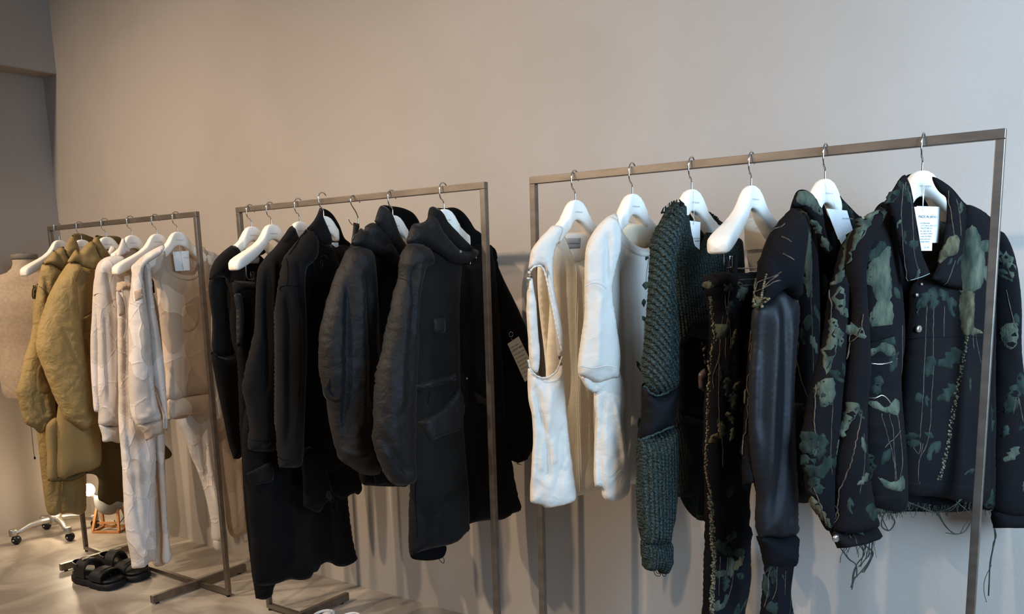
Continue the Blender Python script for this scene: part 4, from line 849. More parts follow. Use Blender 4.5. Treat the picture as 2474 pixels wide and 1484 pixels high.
def parka_b7():
    fr = FR['b7']; r = thing('black_parka', 'long black hooded parka with silver studs and slanted flap pocket, rightmost of the black clothes', 'coat', fr.O)
    P = lambda *a, **k: Piece(r, *a, **k)
    P('body', fr, [(1060, 600), (1130, 590), (1180, 590), (1198, 700), (1212, 900), (1222, 1060), (1234, 1115), (1243, 1168), (1256, 1218), (1258, 1233), (1236, 1243), (1219, 1254), (1202, 1257), (1182, 1257), (1150, 1262), (1128, 1268), (1090, 1270), (1080, 1100), (1060, 800)], off=-.015, T=.03, R=.06, m='black_cloth', h=.012, folds=[([(1150, 700), (1150, 1000), (1160, 1240)], 12, -.008)], seed=101)
    P('hem_lining', fr, [(991, 1335), (1010, 1330), (1060, 1318), (1078, 1320), (1077, 1333), (1072, 1345), (1062, 1351), (1040, 1355), (1013, 1354), (995, 1349)], off=-.01, T=.012, R=.02, m='black_inner', seed=102)
    b = P('left_front', fr, [(1008, 640), (1014, 600), (1040, 592), (1080, 612), (1110, 632), (1108, 700), (1104, 800), (1108, 950), (1120, 1100), (1126, 1180), (1128, 1262), (1128, 1281), (1118, 1290), (1108, 1302), (1101, 1309), (1078, 1318), (1040, 1326), (1005, 1336), (991, 1340), (989, 1300), (989, 1250), (992, 1200), (996, 1150), (1000, 1100), (1001, 1000), (997, 930), (1000, 800), (1004, 700)], off=.016, T=.034, R=.05, m='black_coat', h=.009, wr=((.004, 16, 9), (.0015, 60, 40)),
          folds=[([(1028, 1275), (1050, 1240), (1085, 1200), (1110, 1194)], 7, -.010), ([(1012, 1240), (1052, 1244)], 6, -.006), ([(1040, 1290), (1070, 1270), (1105, 1235)], 8, .008), ([(1008, 1150), (1010, 1330)], 4, -.004), ([(1060, 900), (1062, 800)], 6, .003)], seed=103)
    b.overlay('drawstring_channel', [(998, 932, 'c'), (1030, 922), (1070, 912), (1098, 903, 'c'), (1100, 918, 'c'), (1070, 928), (1030, 938), (1000, 946, 'c')], .013, 'black_nylon')
    b.overlay('pocket_flap', [(1011, 1020, 'c'), (1040, 1003), (1070, 980), (1092, 955), (1102, 940), (1112, 956), (1116, 990), (1112, 1025), (1100, 1042), (1075, 1050), (1060, 1055), (1037, 1067, 'c'), (1024, 1045)], .018, 'black_nylon')
    b.overlay('chest_pocket', [(1045, 769, 'c'), (1074, 768, 'c'), (1074, 800), (1060, 806), (1048, 804)], .008, 'black_nylon')
    b.lines('front_seam', [[(1000, 1135), (1004, 1220), (1008, 1300)], [(1038, 945), (1034, 975)]], .0012, 'black_inner')
    f1 = fr.sub(1240, 850, .0, 74)
    rs = P('sleeve', f1, [(1183, 592), (1194, 602), (1199, 625), (1200, 640), (1212, 672), (1232, 712), (1252, 755), (1268, 788), (1274, 820), (1278, 880), (1282, 960), (1284, 1020), (1288, 1062), (1287, 1086), (1276, 1098), (1270, 1112), (1247, 1121, 'c'), (1264, 1125, 'c'), (1233, 1112), (1214, 1106), (1210, 1060), (1206, 900), (1196, 760), (1188, 660)], off=0, T=.032, R=.045, m='black_cloth', folds=[([(1224, 860), (1232, 900)], 7, -.006)], seed=104)
    rs.lines('cuff_seam', [[(1212, 1076), (1240, 1083), (1276, 1084)]], .0014, 'black_inner')
    rs.disc('cuff_button', 1250, 1101, .008, .004, 'black_coat')
    rs.disc('cuff_button', 1219, 1090, .008, .004, 'black_coat')
    mb = MB(); q = rs.px(1233, 808); S_, _ = rs.surf(q); mb.tube([S_[0]+f1.n*.004+f1.u*.0085*math.cos(a)+np.array([0, 0, .0085*math.sin(a)]) for a in np.linspace(0, 2*math.pi, 17)], .0011, 6); mb.build('metal_ring', 'chrome', r, True)
    rs.disc('snap_button', 1233, 808, .004, .004, 'black_coat')
    P('hood_lining', fr, [(1052, 504), (1075, 503), (1100, 502), (1118, 513), (1133, 531), (1147, 553), (1163, 566), (1170, 600), (1165, 640), (1150, 640), (1128, 615), (1105, 580), (1080, 545), (1062, 520)], off=-.018, T=.012, R=.03, m='black_inner', h=.01, seed=105)
    P('hood', fr, [(1034, 520), (1038, 502), (1044, 499), (1054, 502), (1066, 510), (1082, 535), (1100, 555), (1122, 578), (1138, 594), (1143, 602), (1128, 612), (1104, 604), (1084, 585), (1056, 560), (1036, 540)], off=.05, T=.014, R=.02, m='black_coat', seed=106)
    hd = P('hood', fr, [(984, 588), (990, 560), (998, 542), (1015, 539), (1028, 534), (1036, 522), (1048, 521), (1060, 545), (1078, 572), (1098, 592), (1118, 606), (1143, 602), (1156, 606), (1152, 618), (1136, 632), (1118, 638), (1090, 634), (1060, 612), (1035, 598), (1010, 590)], off=.055, T=.024, R=.03, m='black_nylon', wr=((.003, 20, 14),), folds=[([(1028, 538), (1050, 565), (1075, 592), (1095, 612)], 4, -.005)], seed=107, label='turned-back hood edge of brown-black cloth')
    hd.disc('stud', 1119, 594, .0055, .004); hd.disc('stud', 1112, 608, .0045, .003, 'label_grey')
    b2 = P('right_front', fr, [(1080, 630), (1120, 636), (1152, 618), (1165, 640), (1172, 760), (1172, 900), (1150, 930), (1110, 900), (1100, 760)], off=.0, T=.03, R=.03, m='black_cloth', seed=108)
    b2.disc('stud', 1081, 652, .0055, .004)
    mb = MB()
    for (x, y) in ((1127, 635), (1141, 623), (1102, 667)):
        q = b2.px(x, y); S_, _ = b2.surf(q); c = S_[0]+fr.n*.012; mb.tube([c+fr.u*.006*math.cos(a)+np.array([0, 0, .009*math.sin(a)]) for a in np.linspace(-1.2, 3.4, 12)], .0013, 6)
    mb.build('metal_hooks', 'chrome', r, True, kind='stuff')
    for (x, y) in ((1122, 914), (1131, 949)): b2.disc('cord_stopper', x, y, .0045, .006, 'chrome', r)
    mb = MB(); A = catmull([tuple(fr.uv(x, y, .04)) for x, y in [(1121, 916), (1117, 925), (1122, 940), (1130, 950)]], False, .005); mb.tube([fr.P(a, b_, .04) for a, b_ in A], .001, 5); mb.build('drawcord', 'black_nylon', r, True)
    P('pocket_flap', fr, [(1138, 942, 'c'), (1160, 956), (1178, 968, 'c'), (1178, 982), (1166, 976), (1152, 972)], off=.035, T=.005, R=.01, m='black_nylon', seed=109)
    f2 = fr.sub(950, 900, .05, 78)
    ls = P('sleeve', f2, [(984, 590), (1000, 588), (1022, 592), (1035, 604), (1040, 640), (1022, 650), (1012, 690), (1006, 740), (1004, 800), (1000, 900), (998, 1000), (998, 1100), (1001, 1162), (985, 1172), (965, 1175), (948, 1168), (932, 1150), (918, 1120), (907, 1090), (904, 1050), (906, 990), (909, 940), (915, 890), (924, 850), (934, 795), (944, 745), (955, 700), (965, 668), (966, 630), (974, 605)], off=-.005, T=.05, R=.05, m='black_nylon', h=.008, wr=((.004, 18, 7), (.0016, 60, 45)),
           folds=[([(1008, 630), (1000, 660), (996, 740), (988, 820)], 6, -.016), ([(930, 820), (922, 900), (918, 1000), (915, 1060)], 4, .012), ([(935, 860), (932, 960), (930, 1030)], 4, -.010), ([(918, 1040), (950, 1100), (990, 1150)], 7, -.012), ([(925, 1020), (915, 1040)], 5, .008), ([(970, 720), (968, 860), (960, 1000)], 9, .008)], seed=110)
    ls.lines('armhole_seam', [[(965, 670), (980, 676), (992, 700), (998, 740)]], .0013, 'black_coat')
    mb = MB(); A = catmull([tuple(fr.uv(x, y, .0)) for x, y in [(1060, 1350), (1066, 1358), (1072, 1361), (1073, 1352), (1069, 1346)]], False, .003); mb.tube([fr.P(a, b_, .0) for a, b_ in A], .0012, 5); mb.build('drawcord_loop', 'black_nylon', r, True)
parka_b7()
f = FR['b7'].sub(1255, 850, .045, 60)
tg = tag('swing_tag', 'cream printed care tag hanging tilted on the black parka sleeve', f, [(1226, 831), (1253, 813), (1297, 903), (1268, 923)], .0, 'card_cream', string=[(1233, 816, -.01), (1240, 824, .0)],
    text=[])

for i, (t_, s_) in enumerate([('made in japan', 3.4), ('LICHT BESTREBEN', 5), ('cotton 58 / nylon 42', 3.4), ('do not bleach', 3.4), ('dry clean only', 3.4), ('keep away from fire', 3.2), ('wash before wear', 3.2), ('store in the dark', 3.2), ('size 2', 3.4)]):
    x, y = 1233+i*4.3, 843+i*8.6; q = f.uv(x, y, 0)
    add_text(t_, f.P(q[0], q[1], .0014), f, s_/700, 'print_black', tg, rot=math.radians(24))
# ------------------------------------------------------------------ right rack: leafy trucker jacket (rightmost)
def jacket_c6():
    fr = FR['c6']; r = thing('leafy_trucker_jacket', 'dark trucker jacket woven with green leaves and vines, frayed hem, rightmost on the racks', 'jacket', fr.O)
    P = lambda *a, **k: Piece(r, *a, **k)
    W = ((.004, 14, 3),)
    P('back_panel', fr, [(2172, 455), (2190, 424), (2222, 420), (2253, 425), (2292, 450), (2330, 490), (2405, 555), (2405, 1180), (2370, 1228), (2200, 1236), (2110, 1225), (2085, 1100), (2082, 700), (2110, 530)], off=-.055, T=.012, R=.06, m='camo_dark', h=.014)
    P('lining_panel', fr, [(2200, 520, 'c'), (2290, 505, 'c'), (2285, 640), (2246, 690), (2218, 640)], off=-.034, T=.004, R=.03, m='lining_olive')
    lf = P('left_front', fr, [(2120, 500), (2146, 488), (2160, 540), (2166, 640), (2174, 720), (2180, 830), (2172, 900), (2178, 1010), (2184, 1090), (2186, 1210), (2176, 1236), (2150, 1240), (2115, 1225), (2098, 1200), (2084, 1120), (2080, 980), (2082, 800), (2080, 680), (2088, 580)], off=.012, T=.035, R=.07, m='camo_base', wr=W,
           folds=[([(2092, 980), (2130, 995), (2165, 985)], 9, .004), ([(2095, 1020), (2130, 1032), (2165, 1022)], 9, .004), ([(2100, 1065), (2135, 1078)], 9, .005), ([(2105, 1100), (2135, 1112)], 9, .004), ([(2104, 1140), (2140, 1150)], 9, .004), ([(2100, 870), (2172, 866)], 7, -.006), ([(2100, 935), (2150, 945)], 8, -.004), ([(2112, 880), (2112, 935)], 8, -.005)])
    leaves(lf, [[(2100, 640), (2125, 610), (2150, 595), (2150, 640), (2155, 700), (2140, 760), (2125, 745), (2110, 700), (2095, 680)],
                [(2110, 745), (2135, 715), (2152, 730), (2158, 768), (2150, 795), (2128, 790), (2112, 800), (2102, 770)],
                [(2096, 845), (2118, 840), (2140, 822), (2158, 835), (2162, 860), (2145, 862), (2125, 850), (2104, 862)],
                [(2088, 975), (2112, 968), (2140, 985), (2165, 962), (2172, 975), (2170, 1002), (2148, 998), (2120, 990)],
                [(2120, 1152, 'c'), (2142, 1160), (2160, 1165), (2182, 1150), (2184, 1182), (2160, 1185), (2140, 1178)],
                [(2118, 1240), (2130, 1205), (2160, 1200), (2183, 1198), (2182, 1225), (2160, 1238)],
                leaf(2104, 560, 60, 22, 95, 0)], 'leaf_green')
    leaves(lf, [leaf(2098, 1120, 80, 34, 78, 1)], 'leaf_dark', 'leaf_motif')
    lf.lines('vine_motif', [[(2130, 1000), (2140, 1035), (2152, 1080), (2160, 1120), (2163, 1165)], [(2148, 1000), (2158, 1050), (2160, 1090), (2166, 1160)], [(2168, 1002), (2176, 1060), (2180, 1120), (2172, 1165)], [(2138, 1082), (2158, 1062), (2176, 1040)]], .0013, 'vine_brown', .0008)
    lf.overlay('pocket_flap', [(2096, 790, 'c'), (2158, 784, 'c'), (2161, 812, 'c'), (2098, 828, 'c')], .005, 'camo_base')
    lf.overlay('waistband', [(2098, 1198, 'c'), (2182, 1186, 'c'), (2184, 1228), (2168, 1238), (2140, 1238), (2108, 1226, 'c')], .003, 'camo_base')
    lf.lines('piping', [[(2098, 878), (2130, 880), (2160, 872), (2168, 866)], [(2098, 962), (2115, 962), (2130, 955), (2142, 962), (2152, 975)]], .0016, 'button_metal')
    rf = P('right_front', fr, [(2205, 690), (2250, 660), (2300, 560), (2336, 495), (2400, 550), (2402, 700), (2400, 900), (2397, 1100), (2392, 1228), (2345, 1222), (2290, 1205), (2240, 1200), (2190, 1196), (2182, 1165), (2180, 1060), (2186, 940), (2194, 830), (2200, 760)], off=.014, T=.038, R=.09, m='camo_base', wr=W,
           folds=[([(2345, 720), (2340, 900), (2330, 1150)], 16, -.006)])
    leaves(rf, [[(2330, 565), (2352, 545), (2372, 590), (2380, 640), (2372, 690), (2345, 705), (2325, 680), (2320, 620)],
                [(2310, 640), (2330, 600), (2352, 625), (2365, 660), (2352, 700), (2320, 705)],
                leaf(2366, 592, 70, 26, 5, 2), leaf(2380, 660, 60, 30, 60, 1)], 'leaf_green')
    leaves(rf, [leaf(2232, 728, 52, 26, 125, 1), leaf(2256, 722, 60, 30, 95, 1), leaf(2286, 720, 56, 22, 60, 1), leaf(2304, 742, 52, 24, 75, 3), leaf(2215, 742, 46, 14, 110, 0)], 'leaf_dark')
    leaves(rf, [leaf(2296, 868, 70, 44, 150, 1), leaf(2290, 952, 62, 36, 145, 1), leaf(2222, 961, 24, 24, 0, 0), leaf(2242, 970, 30, 12, 80, 3), leaf(2200, 1054, 44, 20, -5, 0), leaf(2208, 1072, 36, 20, 0, 0), leaf(2246, 1052, 26, 15, 30, 0), leaf(2258, 1092, 56, 30, 115, 3)], 'leaf_dark')
    leaves(rf, [[(2330, 705), (2350, 700), (2353, 760), (2350, 800), (2330, 810), (2320, 770), (2318, 720)], leaf(2352, 800, 50, 18, 10, 0)], 'leaf_olive')
    # gold woven stripe, made of small knots
    mb = MB(); path = [(2334, 812), (2326, 870), (2312, 940), (2300, 1010), (2288, 1080), (2276, 1130), (2268, 1160)]
    A = catmull([tuple(rf.px(*p)) for p in path], False, .006); rg = random.Random(4)
    for q in A:
        for k in range(2):
            qq = q+np.array([rg.uniform(-.0055, .0055), rg.uniform(-.003, .003)]); S_, _ = rf.surf(qq, .0005); mb.sphere(S_[0], .0028*rg.uniform(.7, 1.2), n=6, m=4)
    mb.build('woven_stripe', 'trim_gold', rf.ob, True, kind='stuff')
    rf.lines('vine_motif', [[(2240, 740), (2236, 810), (2234, 870), (2230, 950), (2226, 1010), (2222, 1060)], [(2256, 740), (2254, 850), (2255, 900), (2250, 960), (2248, 1020), (2240, 1070), (2222, 1110), (2218, 1165)], [(2282, 740), (2280, 812)], [(2206, 1082), (2220, 1098), (2224, 1070)], [(2230, 1072), (2222, 1110)], [(2345, 560), (2338, 640), (2330, 700)], [(2322, 640), (2308, 690)], [(2350, 700), (2346, 790)]], .0012, 'vine_brown', .0006)
    rf.lines('yoke_seam', [[(2190, 817), (2250, 815), (2330, 813), (2372, 816)]], .0018, 'camo_dark', lift=-.0006)
    rf.overlay('waistband', [(2184, 1162, 'c'), (2260, 1165), (2310, 1170), (2394, 1180, 'c'), (2392, 1226, 'c'), (2345, 1220), (2290, 1203), (2188, 1194, 'c')], .003, 'camo_base')
    rf.lines('waistband_vine', [[(2205, 1185), (2222, 1165), (2216, 1190)], [(2310, 1205), (2330, 1190), (2352, 1180)]], .0016, 'leaf_olive', .001)
    for i, (x, y, R_) in enumerate([(2225, 687, .0034), (2214, 713, .0044), (2219, 795, .0085)]):
        rf.disc('snap_button', x, y, R_, .004)
    cl = P('collar', fr, [(2140, 486, 'c'), (2160, 455), (2176, 430), (2188, 422), (2196, 436), (2203, 455), (2208, 490), (2214, 540), (2221, 585), (2232, 625), (2249, 664, 'c'), (2225, 675), (2190, 683, 'c'), (2180, 640), (2170, 590), (2158, 540), (2150, 508)], off=.062, T=.012, Tb=.004, R=.03, m='camo_base', seed=5, label='left lapel of the collar')
    leaves(cl, [leaf(2208, 590, 24, 22, 20, 2), leaf(2188, 575, 34, 12, 80, 3), leaf(2190, 465, 62, 22, 65, 1), leaf(2158, 475, 50, 20, -45, 0)], 'leaf_dark')
    cl.lines('vine_motif', [[(2182, 445), (2178, 500), (2179, 560), (2184, 620), (2190, 680)], [(2192, 455), (2202, 490), (2206, 560), (2210, 620), (2216, 678)], [(2190, 440), (2186, 452), (2192, 468)]], .0012, 'vine_brown', .0006)
    cl.lines('collar_stitching', [[(2194, 678), (2222, 671), (2246, 661)]], .0009, 'print_grey')
    cr_ = P('collar', fr, [(2253, 427), (2275, 436), (2292, 452), (2310, 476), (2332, 495), (2332, 560), (2322, 640), (2326, 702, 'c'), (2290, 694), (2248, 674, 'c'), (2262, 645), (2275, 600), (2283, 550), (2286, 500), (2284, 478), (2270, 465), (2258, 446)], off=.052, T=.012, Tb=.004, R=.03, m='camo_base', seed=6, label='right lapel of the collar')
    leaves(cr_, [[(2285, 590), (2295, 572), (2312, 570), (2318, 590), (2312, 612), (2290, 620), (2272, 635), (2278, 610)]], 'leaf_olive')
    cr_.lines('vine_motif', [[(2292, 460), (2297, 510), (2304, 560), (2312, 610)], [(2310, 480), (2318, 520), (2322, 570)], [(2308, 630), (2296, 665), (2280, 690)]], .0012, 'vine_brown', .0006)
    # sleeves
    f2 = fr.sub(2050, 700, .05, 52)
    l0 = P('sleeve_fold', f2, [(2095, 530), (2062, 556), (2042, 590), (2028, 625), (2018, 670), (2006, 710), (2000, 760), (1992, 820), (1976, 880), (1960, 940), (1948, 1000), (1940, 1050), (1938, 1100), (1944, 1150), (1952, 1200), (1975, 1245), (1998, 1282), (2020, 1280), (2020, 1200), (2022, 1100), (2030, 1000), (2042, 860), (2050, 720), (2064, 640)],
           off=-.012, T=.03, Tb=.03, R=.045, m='camo_base', wr=((.005, 12, 3),), seed=15)
    ls = P('sleeve', f2, [(2140, 492), (2118, 505), (2088, 528), (2060, 558), (2048, 600), (2042, 650), (2046, 680), (2052, 720), (2050, 790), (2046, 850), (2034, 930), (2028, 1000), (2022, 1060), (2010, 1110), (2008, 1180), (2012, 1240), (2014, 1284), (2045, 1290), (2112, 1275), (2118, 1262), (2104, 1200), (2094, 1130), (2088, 1060), (2088, 980), (2096, 900), (2092, 800), (2086, 720), (2084, 650), (2098, 590), (2122, 540)],
           off=.004, T=.038, Tb=.03, R=.045, m='camo_base', wr=((.004, 12, 3),), folds=[([(2075, 660), (2072, 800), (2058, 1000), (2050, 1200)], 14, .006)], seed=9)
    leaves(ls, [[(2118, 508), (2100, 518), (2085, 535), (2062, 565), (2054, 600), (2050, 630), (2056, 640), (2062, 610), (2076, 580), (2094, 560), (2108, 530)], leaf(2068, 800, 60, 32, 30, 1)], 'leaf_green')
    leaves(l0, [[(2072, 556), (2050, 575), (2030, 620), (2018, 668), (2010, 690), (2032, 680), (2044, 650), (2048, 610)],
                [(2040, 700), (2032, 690), (2015, 715), (2022, 745), (2038, 750)],
                [(2000, 770), (2022, 775), (2022, 830), (2010, 880), (1995, 905), (1990, 860), (1998, 810)],
                [(1985, 920), (2012, 915), (2018, 950), (2008, 975), (1988, 985), (1980, 960)],
                [(1978, 925), (1972, 940), (1985, 960), (2000, 950)]], 'leaf_green')
    leaves(ls, [[(2036, 990), (2052, 972), (2078, 980), (2072, 995), (2052, 1030), (2030, 1055), (2026, 1050), (2030, 1020)],
                leaf(2082, 545, 40, 24, 110, 1)], 'leaf_green')
    leaves(l0, [leaf(1994, 1252, 60, 16, 60, 1), leaf(1974, 1225, 56, 22, 60, 0)], 'leaf_olive')
    leaves(l0, [leaf(1958, 1072, 60, 40, 85, 2), leaf(1960, 1130, 70, 40, 70, 1), leaf(1986, 1080, 70, 30, 100, 1), leaf(1972, 1175, 46, 30, 60, 2)], 'leaf_dark')
    ls.lines('vine_motif', [[(2082, 1000), (2070, 1060), (2052, 1130), (2028, 1190), (2016, 1240), (2008, 1275)], [(2086, 760), (2078, 800), (2066, 830)], [(2054, 800), (2052, 850), (2056, 870), (2062, 840)], [(2014, 1220), (2018, 1250), (2022, 1270)]], .0014, 'vine_brown', .001)
    l0.lines('vine_motif', [[(1972, 930), (1968, 1010), (1970, 1050)], [(1965, 1180), (1985, 1230), (1996, 1270)], [(2003, 700), (2010, 740), (2002, 780)]], .0014, 'vine_brown', .001)
    cf = P('cuff', f2, [(2001, 1278, 'c'), (2050, 1290), (2112, 1262, 'c'), (2126, 1296, 'c'), (2080, 1315), (2022, 1325, 'c')], off=.006, T=.045, Tb=.03, R=.05, m='camo_base', seed=10)
    leaves(cf, [[(2048, 1275), (2082, 1270), (2080, 1283), (2070, 1290), (2060, 1286)]], 'leaf_dark')
    cf.disc('cuff_button', 2020, 1301, .0085, .005, 'button_metal')
    cf.lines('vine_motif', [[(2060, 1288), (2070, 1314)], [(2048, 1290), (2056, 1300)]], .001)
    f3 = fr.sub(2430, 700, .0, 46)
    rs = P('sleeve', f3, [(2396, 552), (2412, 556), (2430, 585), (2444, 630), (2452, 680), (2457, 740), (2457, 840), (2463, 900), (2474, 950), (2490, 1040), (2488, 1150), (2484, 1235), (2399, 1236), (2396, 1100), (2400, 960), (2405, 820), (2398, 700)], off=0, T=.045, R=.05, m='camo_base', wr=W, folds=[([(2425, 620), (2430, 760), (2440, 900)], 10, -.008)], seed=12)
    leaves(rs, [leaf(2440, 640, 70, 26, 75, 1), [(2425, 790), (2455, 780), (2457, 830), (2440, 845), (2425, 830)]], 'leaf_green')
    leaves(rs, [leaf(2446, 960, 70, 34, 120, 1), leaf(2470, 930, 60, 26, 80, 0), leaf(2420, 620, 50, 14, 70, 0)], 'leaf_dark')
    rs.lines('vine_motif', [[(2432, 700), (2440, 740), (2452, 790)], [(2460, 960), (2472, 1020)], [(2455, 960), (2448, 1000)]], .0012)
    P('cuff', f3, [(2398, 1232, 'c'), (2484, 1233, 'c'), (2486, 1276, 'c'), (2400, 1277, 'c')], off=.003, T=.04, R=.04, m='camo_base', seed=13)
    sd = P('side_panel', fr, [(2374, 700), (2398, 700), (2399, 960), (2396, 1228), (2374, 1226), (2376, 1000)], off=.03, T=.02, R=.03, m='camo_base', seed=14)
    leaves(sd, [leaf(2392, 1010, 90, 18, 85, 1), leaf(2384, 1172, 26, 18, 90, 0), [(2376, 1184), (2397, 1182), (2395, 1226), (2376, 1226)]], 'leaf_dark')
    sd.lines('vine_motif', [[(2386, 860), (2392, 960), (2384, 1060), (2390, 1160)]], .0014)
    scatter(lf, 7, 1); scatter(rf, 5, 2, size=(26, 50)); scatter(l0, 9, 3); scatter(ls, 6, 4); scatter(rs, 7, 5); scatter(cr_, 3, 6, size=(20, 34)); scatter(cl, 2, 7, size=(20, 30))
    # frayed hems
    fringe(r, f2, [(2030, 1322), (2070, 1318), (2120, 1300)], .01, 16, .02, .07, seed=21)
    mb = MB()
    for pts in ([(2078, 1315), (2090, 1340), (2072, 1362), (2062, 1385), (2058, 1420)], [(2110, 1304), (2104, 1350), (2080, 1385), (2062, 1400), (2056, 1425)], [(2030, 1322), (2050, 1352), (2066, 1365), (2068, 1395)], [(2100, 1310), (2096, 1345), (2090, 1355), (2076, 1370)], [(2090, 1318), (2108, 1335), (2102, 1360), (2085, 1384)]):
        for k in range(2):
            A = catmull([tuple(f2.uv(x+random.Random(k*7+x).uniform(-3, 3), y, .005)) for x, y in pts], False, .006); mb.tube([f2.P(a, b, .005) for a, b in A], .0011, 5)
    mb.build('loose_threads', 'thread_dark', r, True, kind='stuff')
    mb = MB()
    for fr_, pts, rr in ((fr, [(2184, 1210), (2230, 1228), (2260, 1238), (2300, 1225), (2330, 1200), (2348, 1182)], .0017), (fr, [(2262, 1236), (2280, 1265), (2292, 1280), (2308, 1290), (2330, 1285), (2346, 1262)], .0015), (fr, [(2268, 1240), (2284, 1272), (2306, 1292)], .001), (fr, [(2310, 1212), (2330, 1228), (2352, 1250)], .0013), (fr, [(2270, 1238), (2300, 1232), (2320, 1205)], .001), (fr, [(2136, 1240), (2130, 1270), (2148, 1282), (2162, 1262), (2152, 1242)], .0017), (fr, [(2126, 1235), (2136, 1262), (2146, 1282)], .0012), (fr, [(2346, 1252), (2330, 1270), (2318, 1290), (2285, 1288)], .001),
                         (f3, [(2402, 1277), (2404, 1300), (2398, 1330), (2392, 1360), (2390, 1400), (2388, 1440)], .0017), (f3, [(2404, 1280), (2406, 1300), (2400, 1310), (2396, 1340), (2392, 1370)], .0012), (f3, [(2396, 1365), (2380, 1400), (2378, 1430), (2384, 1455)], .0008)):
        A = catmull([tuple(fr_.uv(x, y, .03)) for x, y in pts], False, .006)+RNG.uniform(-.0008, .0008, (1, 1)); mb.tube([fr_.P(a, b, .03) for a, b in A], rr, 5)
    mb.build('loose_threads', 'thread_dark', r, True, kind='stuff')
    fringe(r, fr, [(2190, 1222), (2230, 1222), (2260, 1228), (2300, 1226), (2350, 1215), (2370, 1225)], .03, 60, .012, .04, seed=22, loops=3)
    fringe(r, fr, [(2110, 1232), (2150, 1240), (2180, 1236)], .03, 26, .01, .03, seed=23)
    fringe(r, fr, [(2375, 1226), (2395, 1226)], .03, 10, .01, .035, seed=24)
jacket_c6()
f = Frame(0, 0, 62, O=FR['c6'].P(.0, 0, .03))
tag('swing_tag', 'double printed tag hanging in the collar of the rightmost leafy jacket', f, [(2209, 500), (2254, 501), (2251, 606), (2226, 606)], .004, 'card_white', string=[(2231, 428, .0), (2230, 470, .003), (2229, 512, .006), (2232, 470, .003), (2236, 430, .0)],
    text=[(2218, 527, 7, 'MADE IN JAPAN', 'print_black')]+[(2222+(i % 3), 541+i*6.4, 4.2, t_, 'print_black') for i, t_ in enumerate(['Licht Bestreben', 'COTTON 52 WOOL 34', 'POLYESTER 14 %', 'dry clean only, do', 'not wash or bleach', 'keep from flame', 'loose yarns are a', 'design feature'])]+[(2230, 600, 4, 'TIEROBE', 'print_grey')],
    back=[(2215, 498), (2273, 500), (2266, 587), (2222, 586)])

